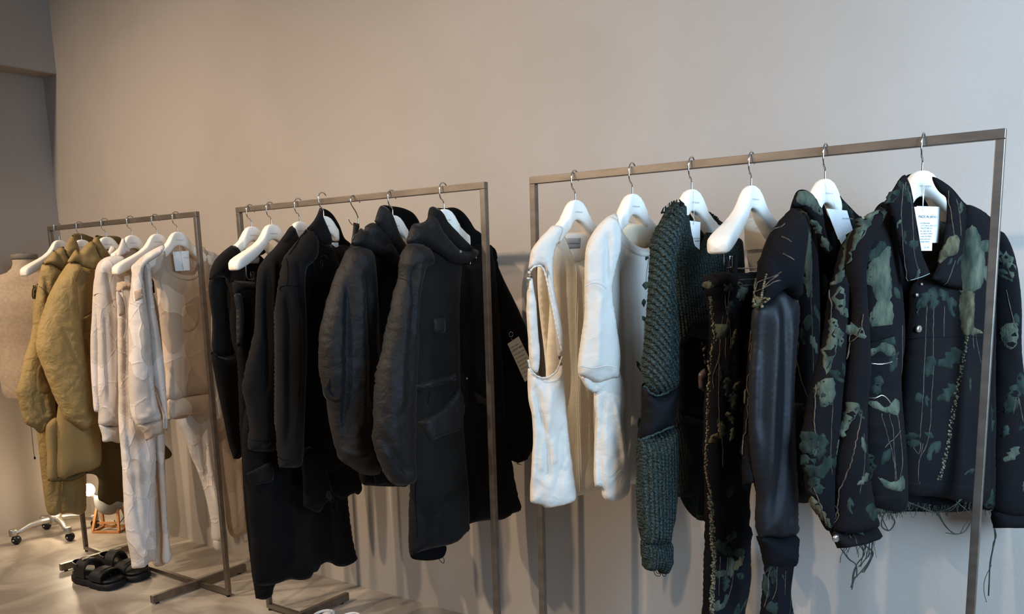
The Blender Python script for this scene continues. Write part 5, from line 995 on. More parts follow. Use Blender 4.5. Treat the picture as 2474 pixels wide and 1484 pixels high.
# ------------------------------------------------------------------ leafy jacket with satin sleeve
def jacket_c5():
    fr = FR['c5']; r = thing('satin_sleeve_jacket', 'dark leafy collared jacket with a long smooth satin sleeve ending in a ribbed cuff', 'jacket', fr.O)
    P = lambda *a, **k: Piece(r, *a, **k)
    P('back_panel', fr, [(1925, 470), (1960, 500), (2014, 462), (2035, 482), (2062, 510), (2086, 540), (2080, 640), (2040, 760), (2010, 1000), (2005, 1195), (1950, 1210), (1915, 1215), (1895, 1180), (1815, 1168), (1806, 1187), (1794, 1174), (1795, 1060), (1800, 960), (1808, 840), (1822, 745), (1860, 640), (1900, 540)], off=-.05, T=.01, R=.05, m='camo_dark', h=.013)
    b = P('left_front', fr, [(1915, 508), (1936, 505), (1957, 540), (1966, 640), (1968, 760), (1967, 900), (1960, 1000), (1964, 1100), (1966, 1203), (1930, 1215), (1900, 1190), (1898, 1000), (1900, 800), (1905, 640)], off=.012, T=.03, R=.05, m='camo_base', wr=((.003, 14, 3),), folds=[([(1935, 560), (1930, 760), (1925, 1000)], 10, -.006)])
    leaves(b, [[(1925, 515), (1945, 512), (1957, 545), (1960, 600), (1962, 660), (1952, 720), (1942, 640), (1930, 580), (1918, 545)], leaf(1948, 640, 60, 22, 115, 1)], 'leaf_green')
    leaves(b, [leaf(1952, 780, 44, 24, 100, 0), leaf(1942, 815, 44, 14, 75, 3), leaf(1930, 984, 30, 20, 10, 2)], 'leaf_dark')
    b.lines('vine_motif', [[(1928, 725), (1932, 760), (1922, 820), (1925, 870), (1940, 930), (1952, 965)], [(1950, 620), (1957, 680), (1960, 740), (1965, 900)], [(1958, 650), (1962, 720)]], .0013, 'vine_brown', .0008)
    rf = P('right_front', fr, [(2012, 560), (2050, 560), (2086, 545), (2080, 700), (2040, 900), (2010, 1100), (2006, 1200), (1998, 1190), (2000, 900), (2003, 700)], off=-.012, T=.012, R=.03, m='camo_dark', h=.012)
    leaves(rf, [leaf(1994, 690, 50, 16, 95, 1), leaf(2068, 530, 60, 24, 35, 1)], 'leaf_dark')
    cl = P('collar', fr, [(1915, 502, 'c'), (1920, 475), (1928, 461), (1942, 458), (1958, 465), (1972, 482), (1982, 502), (1985, 518), (1990, 545), (1998, 575), (2010, 600), (2004, 613), (1996, 612), (1984, 585), (1972, 555), (1957, 524), (1938, 506)], off=.058, T=.014, Tb=.004, R=.03, m='camo_base', seed=5, label='left lapel of the collar')
    leaves(cl, [[(1919, 490), (1926, 464), (1945, 461), (1965, 472), (1980, 500), (1984, 520), (1972, 515), (1955, 500), (1938, 495)], leaf(1995, 590, 40, 16, 70, 0), leaf(1976, 548, 44, 14, 60, 1)], 'leaf_green')
    c2 = P('collar', fr, [(2014, 461), (2022, 468), (2040, 486), (2062, 508), (2082, 532), (2070, 548), (2058, 560), (2045, 620), (2032, 600), (2030, 540), (2024, 500)], off=.01, T=.01, R=.02, m='camo_dark', seed=6, label='right lapel of the collar')
    leaves(c2, [leaf(2046, 508, 56, 22, 45, 1), leaf(2062, 540, 40, 18, 70, 1)], 'leaf_dark')
    scatter(b, 7, 11); scatter(cl, 3, 12, size=(22, 36)); scatter(c2, 4, 13, size=(22, 36))
    f2 = fr.sub(1870, 700, .05, 60)
    up = P('sleeve_cap', f2, [(1916, 503), (1930, 520), (1938, 560), (1932, 620), (1926, 680), (1927, 727), (1905, 715), (1888, 702), (1860, 722), (1828, 742), (1822, 735), (1832, 680), (1838, 640), (1848, 605), (1862, 568), (1880, 540), (1900, 515)], off=.004, T=.05, Tb=.03, R=.05, m='camo_base', folds=[([(1885, 620), (1890, 700)], 7, -.012)], seed=7)
    leaves(up, [[(1822, 742), (1830, 700), (1836, 672), (1842, 710), (1856, 722), (1840, 735)]], 'leaf_olive')
    up.lines('vine_motif', [[(1880, 548), (1900, 540)], [(1889, 572), (1913, 585)], [(1890, 612), (1918, 628)], [(1842, 702), (1855, 675), (1888, 658)], [(1845, 706), (1870, 682), (1886, 678)], [(1850, 700), (1858, 684), (1880, 665)], [(1870, 558), (1902, 540)]], .0014, 'vine_brown', .001)
    mb = MB(); rg = random.Random(2)
    for (a, b_) in [((1824, 735), (1840, 664)), ((1828, 742), (1856, 722))]:
        for i in range(14):
            t = i/13; q = up.px(a[0]+(b_[0]-a[0])*t, a[1]+(b_[1]-a[1])*t); S_, _ = up.surf(q); mb.sphere(S_[0]+f2.n*.002, .003*rg.uniform(.6, 1.2), n=6, m=4)
    mb.build('knotted_edge', 'trim_gold', up.ob, True, kind='stuff')
    sl = P('sleeve', f2, [(1826, 745), (1860, 722), (1888, 700), (1908, 716), (1927, 728), (1928, 780), (1922, 850), (1918, 940), (1920, 1050), (1926, 1180), (1927, 1260), (1929, 1280), (1922, 1294), (1900, 1300), (1880, 1303), (1855, 1298), (1834, 1300), (1830, 1285), (1829, 1250), (1831, 1200), (1820, 1150), (1812, 1080), (1810, 1000), (1814, 900), (1822, 820)], off=0, T=.026, Tb=.03, R=.06, m='satin_black', h=.008, wr=((.003, 10, 2),),
           folds=[([(1838, 745), (1832, 850), (1826, 1000), (1832, 1120)], 9, .004), ([(1850, 738), (1844, 880), (1838, 1060)], 8, -.006), ([(1874, 712), (1868, 860), (1860, 1000), (1856, 1180)], 9, .009), ([(1892, 705), (1896, 860), (1892, 1020), (1880, 1180), (1868, 1260)], 8, -.008), ([(1910, 760), (1906, 900), (1900, 1100)], 10, .005), ([(1904, 1240), (1906, 1290)], 8, -.006), ([(1870, 1275), (1885, 1296)], 6, -.004)], seed=8)
    P('cuff', f2, [(1832, 1298), (1856, 1296), (1880, 1301), (1922, 1292), (1920, 1320), (1919, 1350), (1912, 1368, 'c'), (1880, 1370), (1850, 1366, 'c'), (1846, 1345), (1840, 1320)], off=-.004, T=.034, Tb=.025, R=.04, m='rib_black', h=.0045, knit=(.006, .0015, 0), seed=9)
    sb = P('side_panel', f2, [(1822, 760), (1812, 830), (1802, 960), (1796, 1060), (1794, 1150), (1798, 1175), (1807, 1187), (1808, 1170), (1820, 1166), (1828, 1150), (1822, 1080), (1818, 960), (1826, 800)], off=-.02, T=.02, Tb=.01, R=.02, m='camo_base', seed=11)
    sb.lines('vine_motif', [[(1822, 770), (1814, 830), (1808, 900), (1802, 1000), (1800, 1100)], [(1820, 800), (1810, 850)]], .0014, 'vine_brown', .0008)
    leaves(sb, [leaf(1803, 960, 36, 8, 95, 0)], 'leaf_olive')
jacket_c5()
f = Frame(0, 0, 58, O=FR['c5'].P(.01, 0, .04))
tag('swing_tag', 'blank white tag hanging tilted on the leafy jacket with the satin sleeve', f, [(1996, 504), (2046, 509), (2060, 556), (2026, 579)], .006, 'card_white', string=[(1998, 438, -.006), (2008, 470, 0), (2020, 510, .007), (2014, 470, 0), (1999, 440, -.006)], text=[(2034, 530, 4, 'Licht Bestreben', 'print_grey')], back=[(2010, 540), (2040, 550), (2044, 575), (2033, 590)])

# ------------------------------------------------------------------ leafy trousers
def trousers_c4():
    fr = FR['c4']; r = thing('leafy_trousers', 'dark leafy trousers with a knotted gold side seam clipped to a bare white hanger', 'trousers', fr.P(0, -.2))
    P = lambda *a, **k: Piece(r, *a, **k)
    f2 = fr.sub(1760, 700, .012, 62)
    lg = P('leg', f2, [(1706, 668, 'c'), (1716, 662), (1742, 656), (1790, 660), (1842, 654, 'c'), (1836, 740), (1830, 850), (1822, 1000), (1814, 1120), (1808, 1200), (1810, 1240), (1806, 1262), (1815, 1280), (1809, 1310), (1809, 1400), (1796, 1480), (1786, 1560), (1690, 1560), (1700, 1470), (1702, 1380), (1706, 1280), (1704, 1180), (1700, 1080), (1706, 960), (1714, 880), (1720, 800), (1710, 730), (1701, 700)], off=0, T=.035, Tb=.03, R=.06, m='camo_dark', h=.009, rough_edge=.0012,
           folds=[([(1770, 720), (1772, 900), (1760, 1100)], 12, .008), ([(1792, 760), (1790, 960)], 8, -.01), ([(1740, 740), (1745, 900)], 8, -.006), ([(1780, 1290), (1775, 1480)], 10, .006)], wr=((.004, 16, 6),), seed=31)
    leaves(lg, [leaf(1760, 690, 40, 26, 100, 1), leaf(1764, 745, 44, 20, 115, 1), leaf(1742, 905, 40, 14, 90, 1), leaf(1760, 935, 54, 26, 95, 1), leaf(1740, 1020, 30, 10, 80, 3), leaf(1742, 1320, 40, 24, 10, 2), leaf(1768, 1335, 60, 24, 20, 1), leaf(1790, 1335, 24, 20, 90, 0), leaf(1788, 1392, 22, 18, 20, 0), leaf(1754, 1410, 44, 20, 100, 1)], 'leaf_dark')
    lg.overlay('pocket_flap', [(1729, 783, 'c'), (1762, 784, 'c'), (1755, 812), (1744, 820), (1732, 815)], .004, 'leaf_green')
    leaves(lg, [leaf(1774, 820, 56, 14, 105, 1), leaf(1766, 1010, 40, 18, 60, 1)], 'leaf_olive')
    lg.lines('vine_motif', [[(1740, 820), (1738, 860), (1726, 900), (1724, 940)], [(1738, 860), (1737, 940), (1738, 1010), (1742, 1040)], [(1742, 1030), (1746, 1080), (1746, 1128)], [(1740, 1344), (1738, 1400), (1736, 1440)], [(1758, 1345), (1752, 1400)], [(1772, 1350), (1770, 1400), (1758, 1450)]], .0013, 'vine_brown', .0006)
    wb = P('waistband', f2, [(1704, 666, 'c'), (1742, 657), (1790, 661), (1842, 655, 'c'), (1838, 710), (1790, 716), (1740, 712), (1702, 702, 'c')], off=.004, T=.036, Tb=.03, R=.05, m='camo_base', folds=[([(1722, 668), (1722, 708)], 5, -.008), ([(1764, 664), (1764, 712)], 5, -.006), ([(1744, 680), (1744, 712)], 4, -.006)], seed=32)
    leaves(wb, [leaf(1712, 690, 26, 18, 10, 2), leaf(1790, 692, 28, 12, 70, 1)], 'leaf_olive')
    wb.lines('belt_stitching', [[(1786, 676), (1838, 674)], [(1786, 690), (1838, 688)]], .001, 'vine_brown')
    scatter(lg, 22, 21, ('leaf_dark', 'leaf_dark', 'leaf_olive', 'leaf_green')); scatter(wb, 3, 22, size=(18, 26), vines=0)
    # knotted side seam
    mb = MB(); rg = random.Random(6)
    path = [(1716, 720), (1722, 780), (1727, 815), (1720, 845), (1714, 880), (1713, 930), (1710, 980), (1709, 1040), (1706, 1085), (1706, 1130), (1712, 1170), (1716, 1215), (1719, 1260), (1722, 1320), (1724, 1390), (1720, 1440), (1718, 1484), (1714, 1550)]
    A = catmull([tuple(f2.uv(x, y, .03)) for x, y in path], False, .0042)
    for i, q in enumerate(A):
        wdt = .0032 if i < len(A)*.55 else .0062
        for k in range(2 if i < len(A)*.55 else 4):
            mb.sphere(f2.P(q[0]+rg.uniform(-wdt, wdt), q[1]+rg.uniform(-.002, .002), .03+rg.uniform(-.002, .003)), .0027*rg.uniform(.6, 1.3), n=6, m=4)
    mb.build('knotted_seam', 'trim_gold', r, True, kind='stuff')
    f3 = fr.sub(1875, 1400, -.02, 66)
    l2 = P('leg', f3, [(1846, 1340), (1914, 1340), (1912, 1380), (1906, 1420), (1908, 1450), (1913, 1484), (1916, 1560), (1836, 1560), (1838, 1480), (1842, 1430), (1848, 1390)], off=0, T=.03, R=.05, m='camo_dark', seed=33)
    leaves(l2, [leaf(1868, 1390, 50, 20, 85, 1), leaf(1868, 1468, 30, 26, 10, 2), leaf(1856, 1420, 60, 10, 90, 0)], 'leaf_dark')
    l2.lines('vine_motif', [[(1862, 1372), (1858, 1420), (1850, 1470)], [(1878, 1370), (1876, 1420), (1866, 1450)], [(1898, 1380), (1896, 1440)], [(1852, 1380), (1856, 1400)]], .0014)
    scatter(l2, 4, 23, ('leaf_dark', 'leaf_green'), size=(20, 40))
    P('pocket_patch', f2, [(1694, 826, 'c'), (1708, 838, 'c'), (1708, 952, 'c'), (1688, 938, 'c'), (1688, 902), (1700, 890), (1698, 860)], off=-.012, T=.006, R=.01, m='brown_satin', folds=[([(1698, 850), (1706, 930)], 3, .003)], seed=34)
trousers_c4()
f = Frame(0, 0, 48, O=FR['c4'].P(.06, 0, -.10))
tag('swing_tag', 'translucent beige tag with folded sleeve hanging behind the largest bare white hanger', f, [(1798, 529), (1853, 525), (1849, 600), (1798, 605)], 0, 'card_cream', string=[(1820, 458, .12), (1820, 500, .08), (1821, 532, .005), (1824, 500, .08), (1822, 458, .12)], text=[(1824, 553, 4.5, 'Licht Bestreben', 'print_grey')], back=[(1800, 600), (1846, 603), (1840, 652), (1812, 656)])

# ------------------------------------------------------------------ green sweater
def sweater_c3():
    fr = FR['c3']; r = thing('knit_sweater', 'dark green chunky knit sweater with black sheer inserts and frayed cuffs', 'sweater', fr.O)
    P = lambda *a, **k: Piece(r, *a, **k)
    P('back_panel', fr, [(1625, 500), (1655, 505), (1700, 560), (1705, 512), (1735, 530), (1780, 570), (1790, 650), (1790, 900), (1700, 1180), (1690, 1255), (1640, 1190), (1632, 900), (1620, 600)], off=-.045, T=.008, R=.04, m='knit_dark', h=.012)
    f1 = fr.sub(1700, 700, .01, 66)
    bd = P('body', f1, [(1612, 520), (1632, 492), (1652, 498), (1660, 512), (1664, 535), (1668, 560), (1674, 585), (1684, 603), (1700, 600), (1722, 592), (1742, 590), (1787, 575), (1792, 600), (1794, 655), (1790, 700), (1770, 800), (1700, 820), (1668, 815), (1640, 838), (1625, 800), (1620, 700)], off=.012, T=.03, R=.05, m='knit_green', h=.007, knit=(.0085, .0009, 8), wr=((.006, 10, 4),), seed=41)
    br = P('shoulder', f1, [(1702, 510), (1708, 512), (1722, 522), (1740, 536), (1730, 570), (1728, 600), (1705, 606), (1690, 600), (1705, 560)], off=-.02, T=.015, R=.02, m='knit_dark', h=.005, knit=(.005, .0008, 0), rough_edge=.001, seed=42)
    P('collar', f1, [(1648, 497), (1657, 502), (1664, 530), (1672, 570), (1688, 603), (1700, 610), (1690, 618), (1672, 600), (1658, 560), (1652, 520)], off=.022, T=.008, R=.008, m='knit_green', h=.0035, knit=(.004, .001, 40), rough_edge=.0012, seed=43)
    P('sheer_panel', f1, [(1632, 830), (1660, 815), (1700, 815), (1706, 900), (1704, 1010), (1660, 1006), (1632, 995)], off=-.008, T=.02, R=.04, m='sheer_black', wr=((.004, 20, 3),), seed=44)
    P('body', f1, [(1630, 985), (1650, 998), (1700, 1006), (1712, 1008), (1708, 1140), (1708, 1262, 'c'), (1682, 1255, 'c'), (1692, 1200), (1688, 1160), (1680, 1172), (1676, 1200, 'c'), (1634, 1200, 'c'), (1630, 1100)], off=-.004, T=.022, R=.03, m='knit_dark', h=.007, knit=(.0055, .0012, 8), rough_edge=.001, folds=[([(1640, 1030), (1660, 1090), (1695, 1140)], 6, .006), ([(1632, 1130), (1660, 1150), (1690, 1155)], 5, .004)], seed=45)
    f2 = fr.sub(1600, 700, .04, 52)
    P('sleeve', f2, [(1625, 492), (1640, 489), (1652, 497), (1650, 540), (1640, 580), (1628, 640), (1630, 720), (1634, 800), (1636, 870), (1634, 925), (1622, 942), (1600, 954), (1585, 955), (1570, 950), (1560, 935), (1552, 905), (1550, 885), (1556, 840), (1560, 780), (1565, 720), (1568, 660), (1570, 610), (1572, 585), (1582, 556), (1598, 528), (1612, 504)], off=0, T=.055, Tb=.03, R=.055, m='knit_green', h=.005, knit=(.0115, .0014, 36), rough_edge=.0012,
      folds=[([(1622, 700), (1628, 800), (1630, 900)], 6, -.008)], seed=46)
    P('sleeve_insert', f2, [(1553, 925), (1580, 950), (1632, 925), (1632, 980), (1629, 1010), (1630, 1030), (1586, 1048), (1544, 1064), (1548, 1000)], off=-.002, T=.042, Tb=.028, R=.045, m='sheer_black', folds=[([(1566, 950), (1558, 1050)], 4, .004)], seed=47)
    P('sleeve', f2, [(1540, 1062), (1580, 1048), (1626, 1028), (1632, 1040), (1634, 1100), (1632, 1180), (1628, 1240), (1618, 1285), (1615, 1310), (1552, 1312), (1546, 1290), (1540, 1260), (1538, 1200), (1538, 1120)], off=.001, T=.05, Tb=.03, R=.05, m='knit_green', h=.005, knit=(.0100, .0014, 2), rough_edge=.0012, seed=48)
    P('cuff', f2, [(1550, 1306), (1616, 1304), (1622, 1345), (1616, 1368), (1608, 1384), (1595, 1384), (1582, 1374), (1568, 1378), (1554, 1370), (1550, 1350)], off=-.002, T=.042, Tb=.025, R=.04, m='knit_green', h=.005, knit=(.008, .001, 0), rough_edge=.0018, wr=((.005, 25, 25),), seed=49)
    mb = MB()
    for pts, rr in (([(1545, 1065), (1582, 1050), (1627, 1030)], .0035), ([(1556, 932), (1572, 950), (1592, 956), (1618, 944), (1633, 925)], .003)):
        A = catmull([tuple(f2.uv(x, y, .034)) for x, y in pts], False, .004); A = A+RNG.uniform(-.001, .001, A.shape)
        mb.tube([f2.P(a, b, .034) for a, b in A], rr, 6, radii=[rr*RNG.uniform(.7, 1.25) for _ in A])
    mb.build('rolled_edge', 'knit_green', r, True, kind='stuff')
    mb = MB()
    for pts in ([(1578, 1375), (1584, 1390), (1594, 1392), (1598, 1378)], [(1598, 1380), (1602, 1392), (1608, 1392), (1609, 1378)], [(1582, 1372), (1588, 1386), (1596, 1386)]):
        A = catmull([tuple(f2.uv(x, y, .01)) for x, y in pts], False, .003); mb.tube([f2.P(a, b, .01) for a, b in A], .001, 5)
    mb.build('loose_loops', 'knit_dark', r, True, kind='stuff')
    fringe(r, f2, [(1600, 512), (1620, 494), (1640, 488), (1652, 498)], .03, 26, .006, .016, 'knit_dark', seed=25, r=.0014)
    mb = MB(); A = catmull([tuple(f2.uv(x, y, .02)) for x, y in [(1612, 504), (1605, 514), (1600, 512), (1598, 516)]], False, .003); mb.tube([f2.P(a, b, .02) for a, b in A], .0025, 6); mb.build('loose_end', 'knit_dark', r, True)
    fringe(r, f1, [(1702, 512), (1722, 522), (1738, 535)], -.01, 16, .004, .012, 'knit_dark', seed=26, r=.0012)
    fringe(r, f1, [(1634, 1199), (1676, 1199)], .0, 16, .003, .008, 'knit_dark', seed=27, r=.001)
sweater_c3()
f = Frame(0, 0, 60, O=FR['c3'].P(.0, 0, .03))
tag('swing_tag', 'white tag in the ragged neck of the green knit sweater', f, [(1664, 533), (1692, 537), (1690, 604), (1674, 590)], .0, 'card_white', string=[(1678, 462, -.008), (1677, 500, -.004), (1676, 543, .003)], text=[(1672, 578, 4.5, 'bestreben', 'print_grey'), (1678, 584, 4.5, 'atelier', 'print_black')])

# ------------------------------------------------------------------ white tee
def tee_c2():
    fr = FR['c2']; r = thing('white_tee', 'white short-sleeved cotton tee hanging beside the green knit sweater', 'T-shirt', fr.O)
    P = lambda *a, **k: Piece(r, *a, **k)
    f1 = fr.sub(1520, 700, .008, 62)
    P('back_panel', f1, [(1478, 545), (1500, 525), (1560, 560), (1590, 560), (1610, 600), (1620, 900), (1600, 1160), (1540, 1170), (1450, 1150), (1440, 800)], off=-.05, T=.008, R=.04, m='beige_inner', h=.014)
    P('neck_facing', f1, [(1492, 528), (1500, 545), (1530, 540), (1566, 545), (1576, 560), (1572, 590), (1555, 602), (1530, 598), (1505, 575)], off=-.03, T=.006, R=.02, m='cream_inner', h=.01)
    bd = P('body', f1, [(1462, 530), (1475, 520), (1490, 516), (1498, 545), (1512, 570), (1532, 590), (1560, 600), (1580, 590), (1584, 552), (1600, 570), (1620, 640), (1625, 900), (1615, 1172), (1560, 1170), (1520, 1166), (1518, 1195), (1495, 1210), (1480, 1212), (1456, 1200), (1452, 1178), (1438, 1176), (1436, 1100), (1440, 1000), (1445, 900), (1450, 700), (1440, 600)], off=.046, T=.022, R=.05, m='white_jersey', h=.008,
           folds=[([(1500, 600), (1508, 760), (1512, 900), (1510, 1100)], 8, -.012), ([(1520, 640), (1530, 800), (1530, 1000)], 9, -.006), ([(1540, 700), (1550, 900)], 10, .004)], seed=51)
    bd.overlay('neckband', [(1490, 526), (1500, 556), (1516, 580), (1538, 598), (1562, 604), (1582, 596), (1582, 612), (1560, 620), (1530, 612), (1505, 590), (1490, 560)], .003, 'white_jersey', h=.006)
    leaves(bd, [leaf(1563, 620, 22, 14, 100, 1), leaf(1560, 690, 22, 16, 95, 0), leaf(1555, 732, 20, 10, 90, 0), leaf(1548, 1020, 30, 16, 120, 0), leaf(1545, 885, 30, 10, 60, 3), leaf(1556, 770, 16, 10, 60, 0)], 'leaf_green')
    bd.lines('vine_motif', [[(1566, 610), (1562, 660), (1560, 700)], [(1556, 770), (1556, 820)], [(1544, 1030), (1540, 1060), (1542, 1080)]], .0008, 'vine_brown')
    f2 = fr.sub(1450, 700, .045, 50)
    P('front_fold', f2, [(1470, 880), (1500, 900), (1512, 960), (1506, 1010), (1514, 1080), (1522, 1160), (1516, 1195), (1492, 1210), (1478, 1212), (1460, 1205), (1453, 1180), (1438, 1176), (1437, 1120), (1440, 1020), (1436, 950)], off=-.018, T=.02, R=.04, m='white_cotton', h=.006, wr=((.005, 20, 6), (.002, 60, 30)), folds=[([(1480, 960), (1500, 1040), (1510, 1130)], 6, .008), ([(1460, 960), (1450, 1100), (1456, 1190)], 6, -.008)], seed=52)
    P('sleeve', f2, [(1470, 524), (1490, 530), (1500, 560), (1500, 600), (1490, 640), (1480, 700), (1490, 780), (1500, 860), (1496, 916, 'c'), (1480, 915), (1440, 925), (1397, 905, 'c'), (1396, 880), (1402, 830), (1412, 760), (1412, 700), (1412, 640), (1416, 600), (1428, 570), (1448, 542)], off=-.004, T=.026, Tb=.03, R=.05, m='white_cotton', h=.006, wr=((.003, 22, 6), (.0015, 60, 30)),
      folds=[([(1470, 560), (1466, 620), (1466, 690)], 7, -.010), ([(1450, 700), (1444, 800), (1440, 900)], 8, .006), ([(1425, 600), (1420, 690)], 7, .004)], seed=53)
    o = P('sleeve_opening', f2, [(1397, 905, 'c'), (1420, 895), (1460, 892), (1496, 908, 'c'), (1490, 925), (1470, 938), (1440, 950), (1420, 942)], off=-.012, T=.012, R=.02, m='white_jersey', folds=[([(1430, 900), (1436, 945)], 6, -.008)], seed=54)
    mb = MB()
    for pts in ([(1414, 692), (1430, 684), (1450, 686), (1466, 698)], [(1400, 884), (1430, 890), (1470, 884), (1492, 890)]):
        A = catmull([tuple(f2.uv(x, y, .044)) for x, y in pts], False, .006); mb.tube([f2.P(a, b, .042) for a, b in A], .0014, 5)
    mb.build('sleeve_seam', 'white_cotton', r, True)
tee_c2()
f = Frame(0, 0, 62, O=FR['c2'].P(.02, 0, .0))
tag('swing_tag', 'clear-sleeved white tag hanging behind the neck of the white tee', f, [(1503, 543), (1563, 543), (1563, 600), (1520, 594)], -.018, 'card_white', string=[(1534, 474, .02), (1534, 500, .0), (1535, 545, -.015)], text=[(1530, 580, 5, 'Bestreben', 'print_black'), (1538, 588, 4.5, 'atelier', 'print_black')])

# ------------------------------------------------------------------ sleeveless top
def top_c1():
    fr = FR['c1']; r = thing('sleeveless_top', 'off-white sleeveless top with deep armhole at the left end of the right rack', 'top', fr.O)
    P = lambda *a, **k: Piece(r, *a, **k)
    f1 = fr.sub(1380, 800, .0, 62)
    P('back_panel', f1, [(1345, 545), (1362, 560), (1430, 560), (1462, 560), (1478, 640), (1480, 900), (1470, 1165), (1420, 1190), (1350, 1195), (1330, 1190), (1320, 900), (1300, 640)], off=-.045, T=.006, R=.04, m='cream_inner', h=.012, wr=((.004, 20, 2),))
    bp = P('neck_facing', f1, [(1360, 562, 'c'), (1436, 562, 'c'), (1445, 600), (1440, 640), (1400, 640), (1375, 625)], off=-.036, T=.004, R=.02, m='beige_inner', h=.01)
    bp.overlay('sewn_label', [(1366, 576, 'c'), (1403, 575, 'c'), (1402, 600, 'c'), (1370, 602, 'c')], .001, 'label_grey')
    add_text('Licht Bestreben', f1.P(*f1.uv(1371, 590, -.029), -.029), f1, .0048, 'print_black', r)
    bd = P('body', f1, [(1352, 545), (1362, 560), (1372, 590), (1382, 612), (1392, 632), (1410, 630), (1440, 615), (1462, 640), (1472, 900), (1470, 1160), (1440, 1182), (1400, 1198), (1340, 1200), (1320, 1180), (1320, 900), (1330, 700), (1320, 600)], off=-.008, T=.018, R=.04, m='cream_inner', h=.008, wr=((.005, 22, 2),),
           folds=[([(1390, 640), (1394, 800), (1398, 1000), (1400, 1190)], 4, .005), ([(1362, 620), (1368, 800), (1374, 1000)], 8, -.008), ([(1415, 700), (1420, 900), (1424, 1100)], 8, .006)], seed=61)
    bd.lines('front_seam', [[(1389, 632), (1391, 800), (1395, 1000), (1399, 1192)], [(1393, 632), (1395, 800), (1399, 1000), (1403, 1192)]], .0012, 'white_cotton')
    f2 = fr.sub(1320, 800, .042, 48)
    # front shoulder + side panel with the armhole cut through it
    P('shoulder', f2, [(1335, 545), (1352, 546), (1360, 552), (1352, 580), (1342, 600), (1336, 640), (1340, 700), (1352, 760), (1362, 830), (1356, 860), (1350, 870), (1340, 800), (1326, 720), (1318, 660), (1312, 645), (1298, 643), (1284, 650), (1276, 700), (1272, 690), (1278, 640), (1284, 605), (1305, 575), (1320, 560)], off=.004, T=.018, Tb=.018, R=.03, m='white_cotton', h=.0055, wr=((.003, 24, 8), (.0015, 70, 40)), seed=62)
    P('armhole_edge', f2, [(1275, 690), (1284, 660), (1290, 700), (1296, 740), (1300, 800), (1304, 850), (1300, 900), (1288, 900), (1280, 880), (1276, 820), (1272, 760)], off=-.002, T=.014, R=.012, m='white_cotton', h=.006, wr=((.003, 50, 50),), seed=63)
    P('side_panel', f2, [(1277, 880), (1290, 900), (1305, 912), (1325, 914), (1345, 900), (1356, 875), (1362, 900), (1366, 960), (1376, 1060), (1384, 1130), (1391, 1195), (1388, 1208), (1365, 1218), (1318, 1228), (1310, 1222), (1284, 1215), (1281, 1200), (1284, 1100), (1286, 1060), (1283, 1000), (1276, 960)], off=0, T=.026, Tb=.02, R=.05, m='white_cotton', h=.0055,
      folds=[([(1296, 930), (1304, 1000), (1318, 1060), (1322, 1160)], 7, -.014), ([(1330, 930), (1326, 1000), (1318, 1080)], 8, .008), ([(1360, 1020), (1352, 1100), (1345, 1200)], 8, -.006), ([(1290, 960), (1292, 1060), (1288, 1190)], 6, .008), ([(1330, 1060), (1345, 1120)], 7, .006)], wr=((.005, 16, 7), (.0025, 45, 28), (.0014, 90, 60)), seed=64)
    mb = MB()
    for pts, rr in (([(1277, 870), (1284, 894), (1300, 910), (1322, 913), (1345, 898), (1360, 862)], .0022), ([(1282, 655), (1292, 645), (1308, 643), (1318, 660), (1334, 730), (1348, 800), (1360, 850)], .0026)):
        A = catmull([tuple(f2.uv(x, y, .03)) for x, y in pts], False, .004); mb.tube([f2.P(a, b, .024) for a, b in A], rr, 6, radii=[rr*(1+.35*math.sin(i*1.9)) for i in range(len(A))])
    mb.build('gathered_edging', 'white_cotton', r, True)
top_c1()
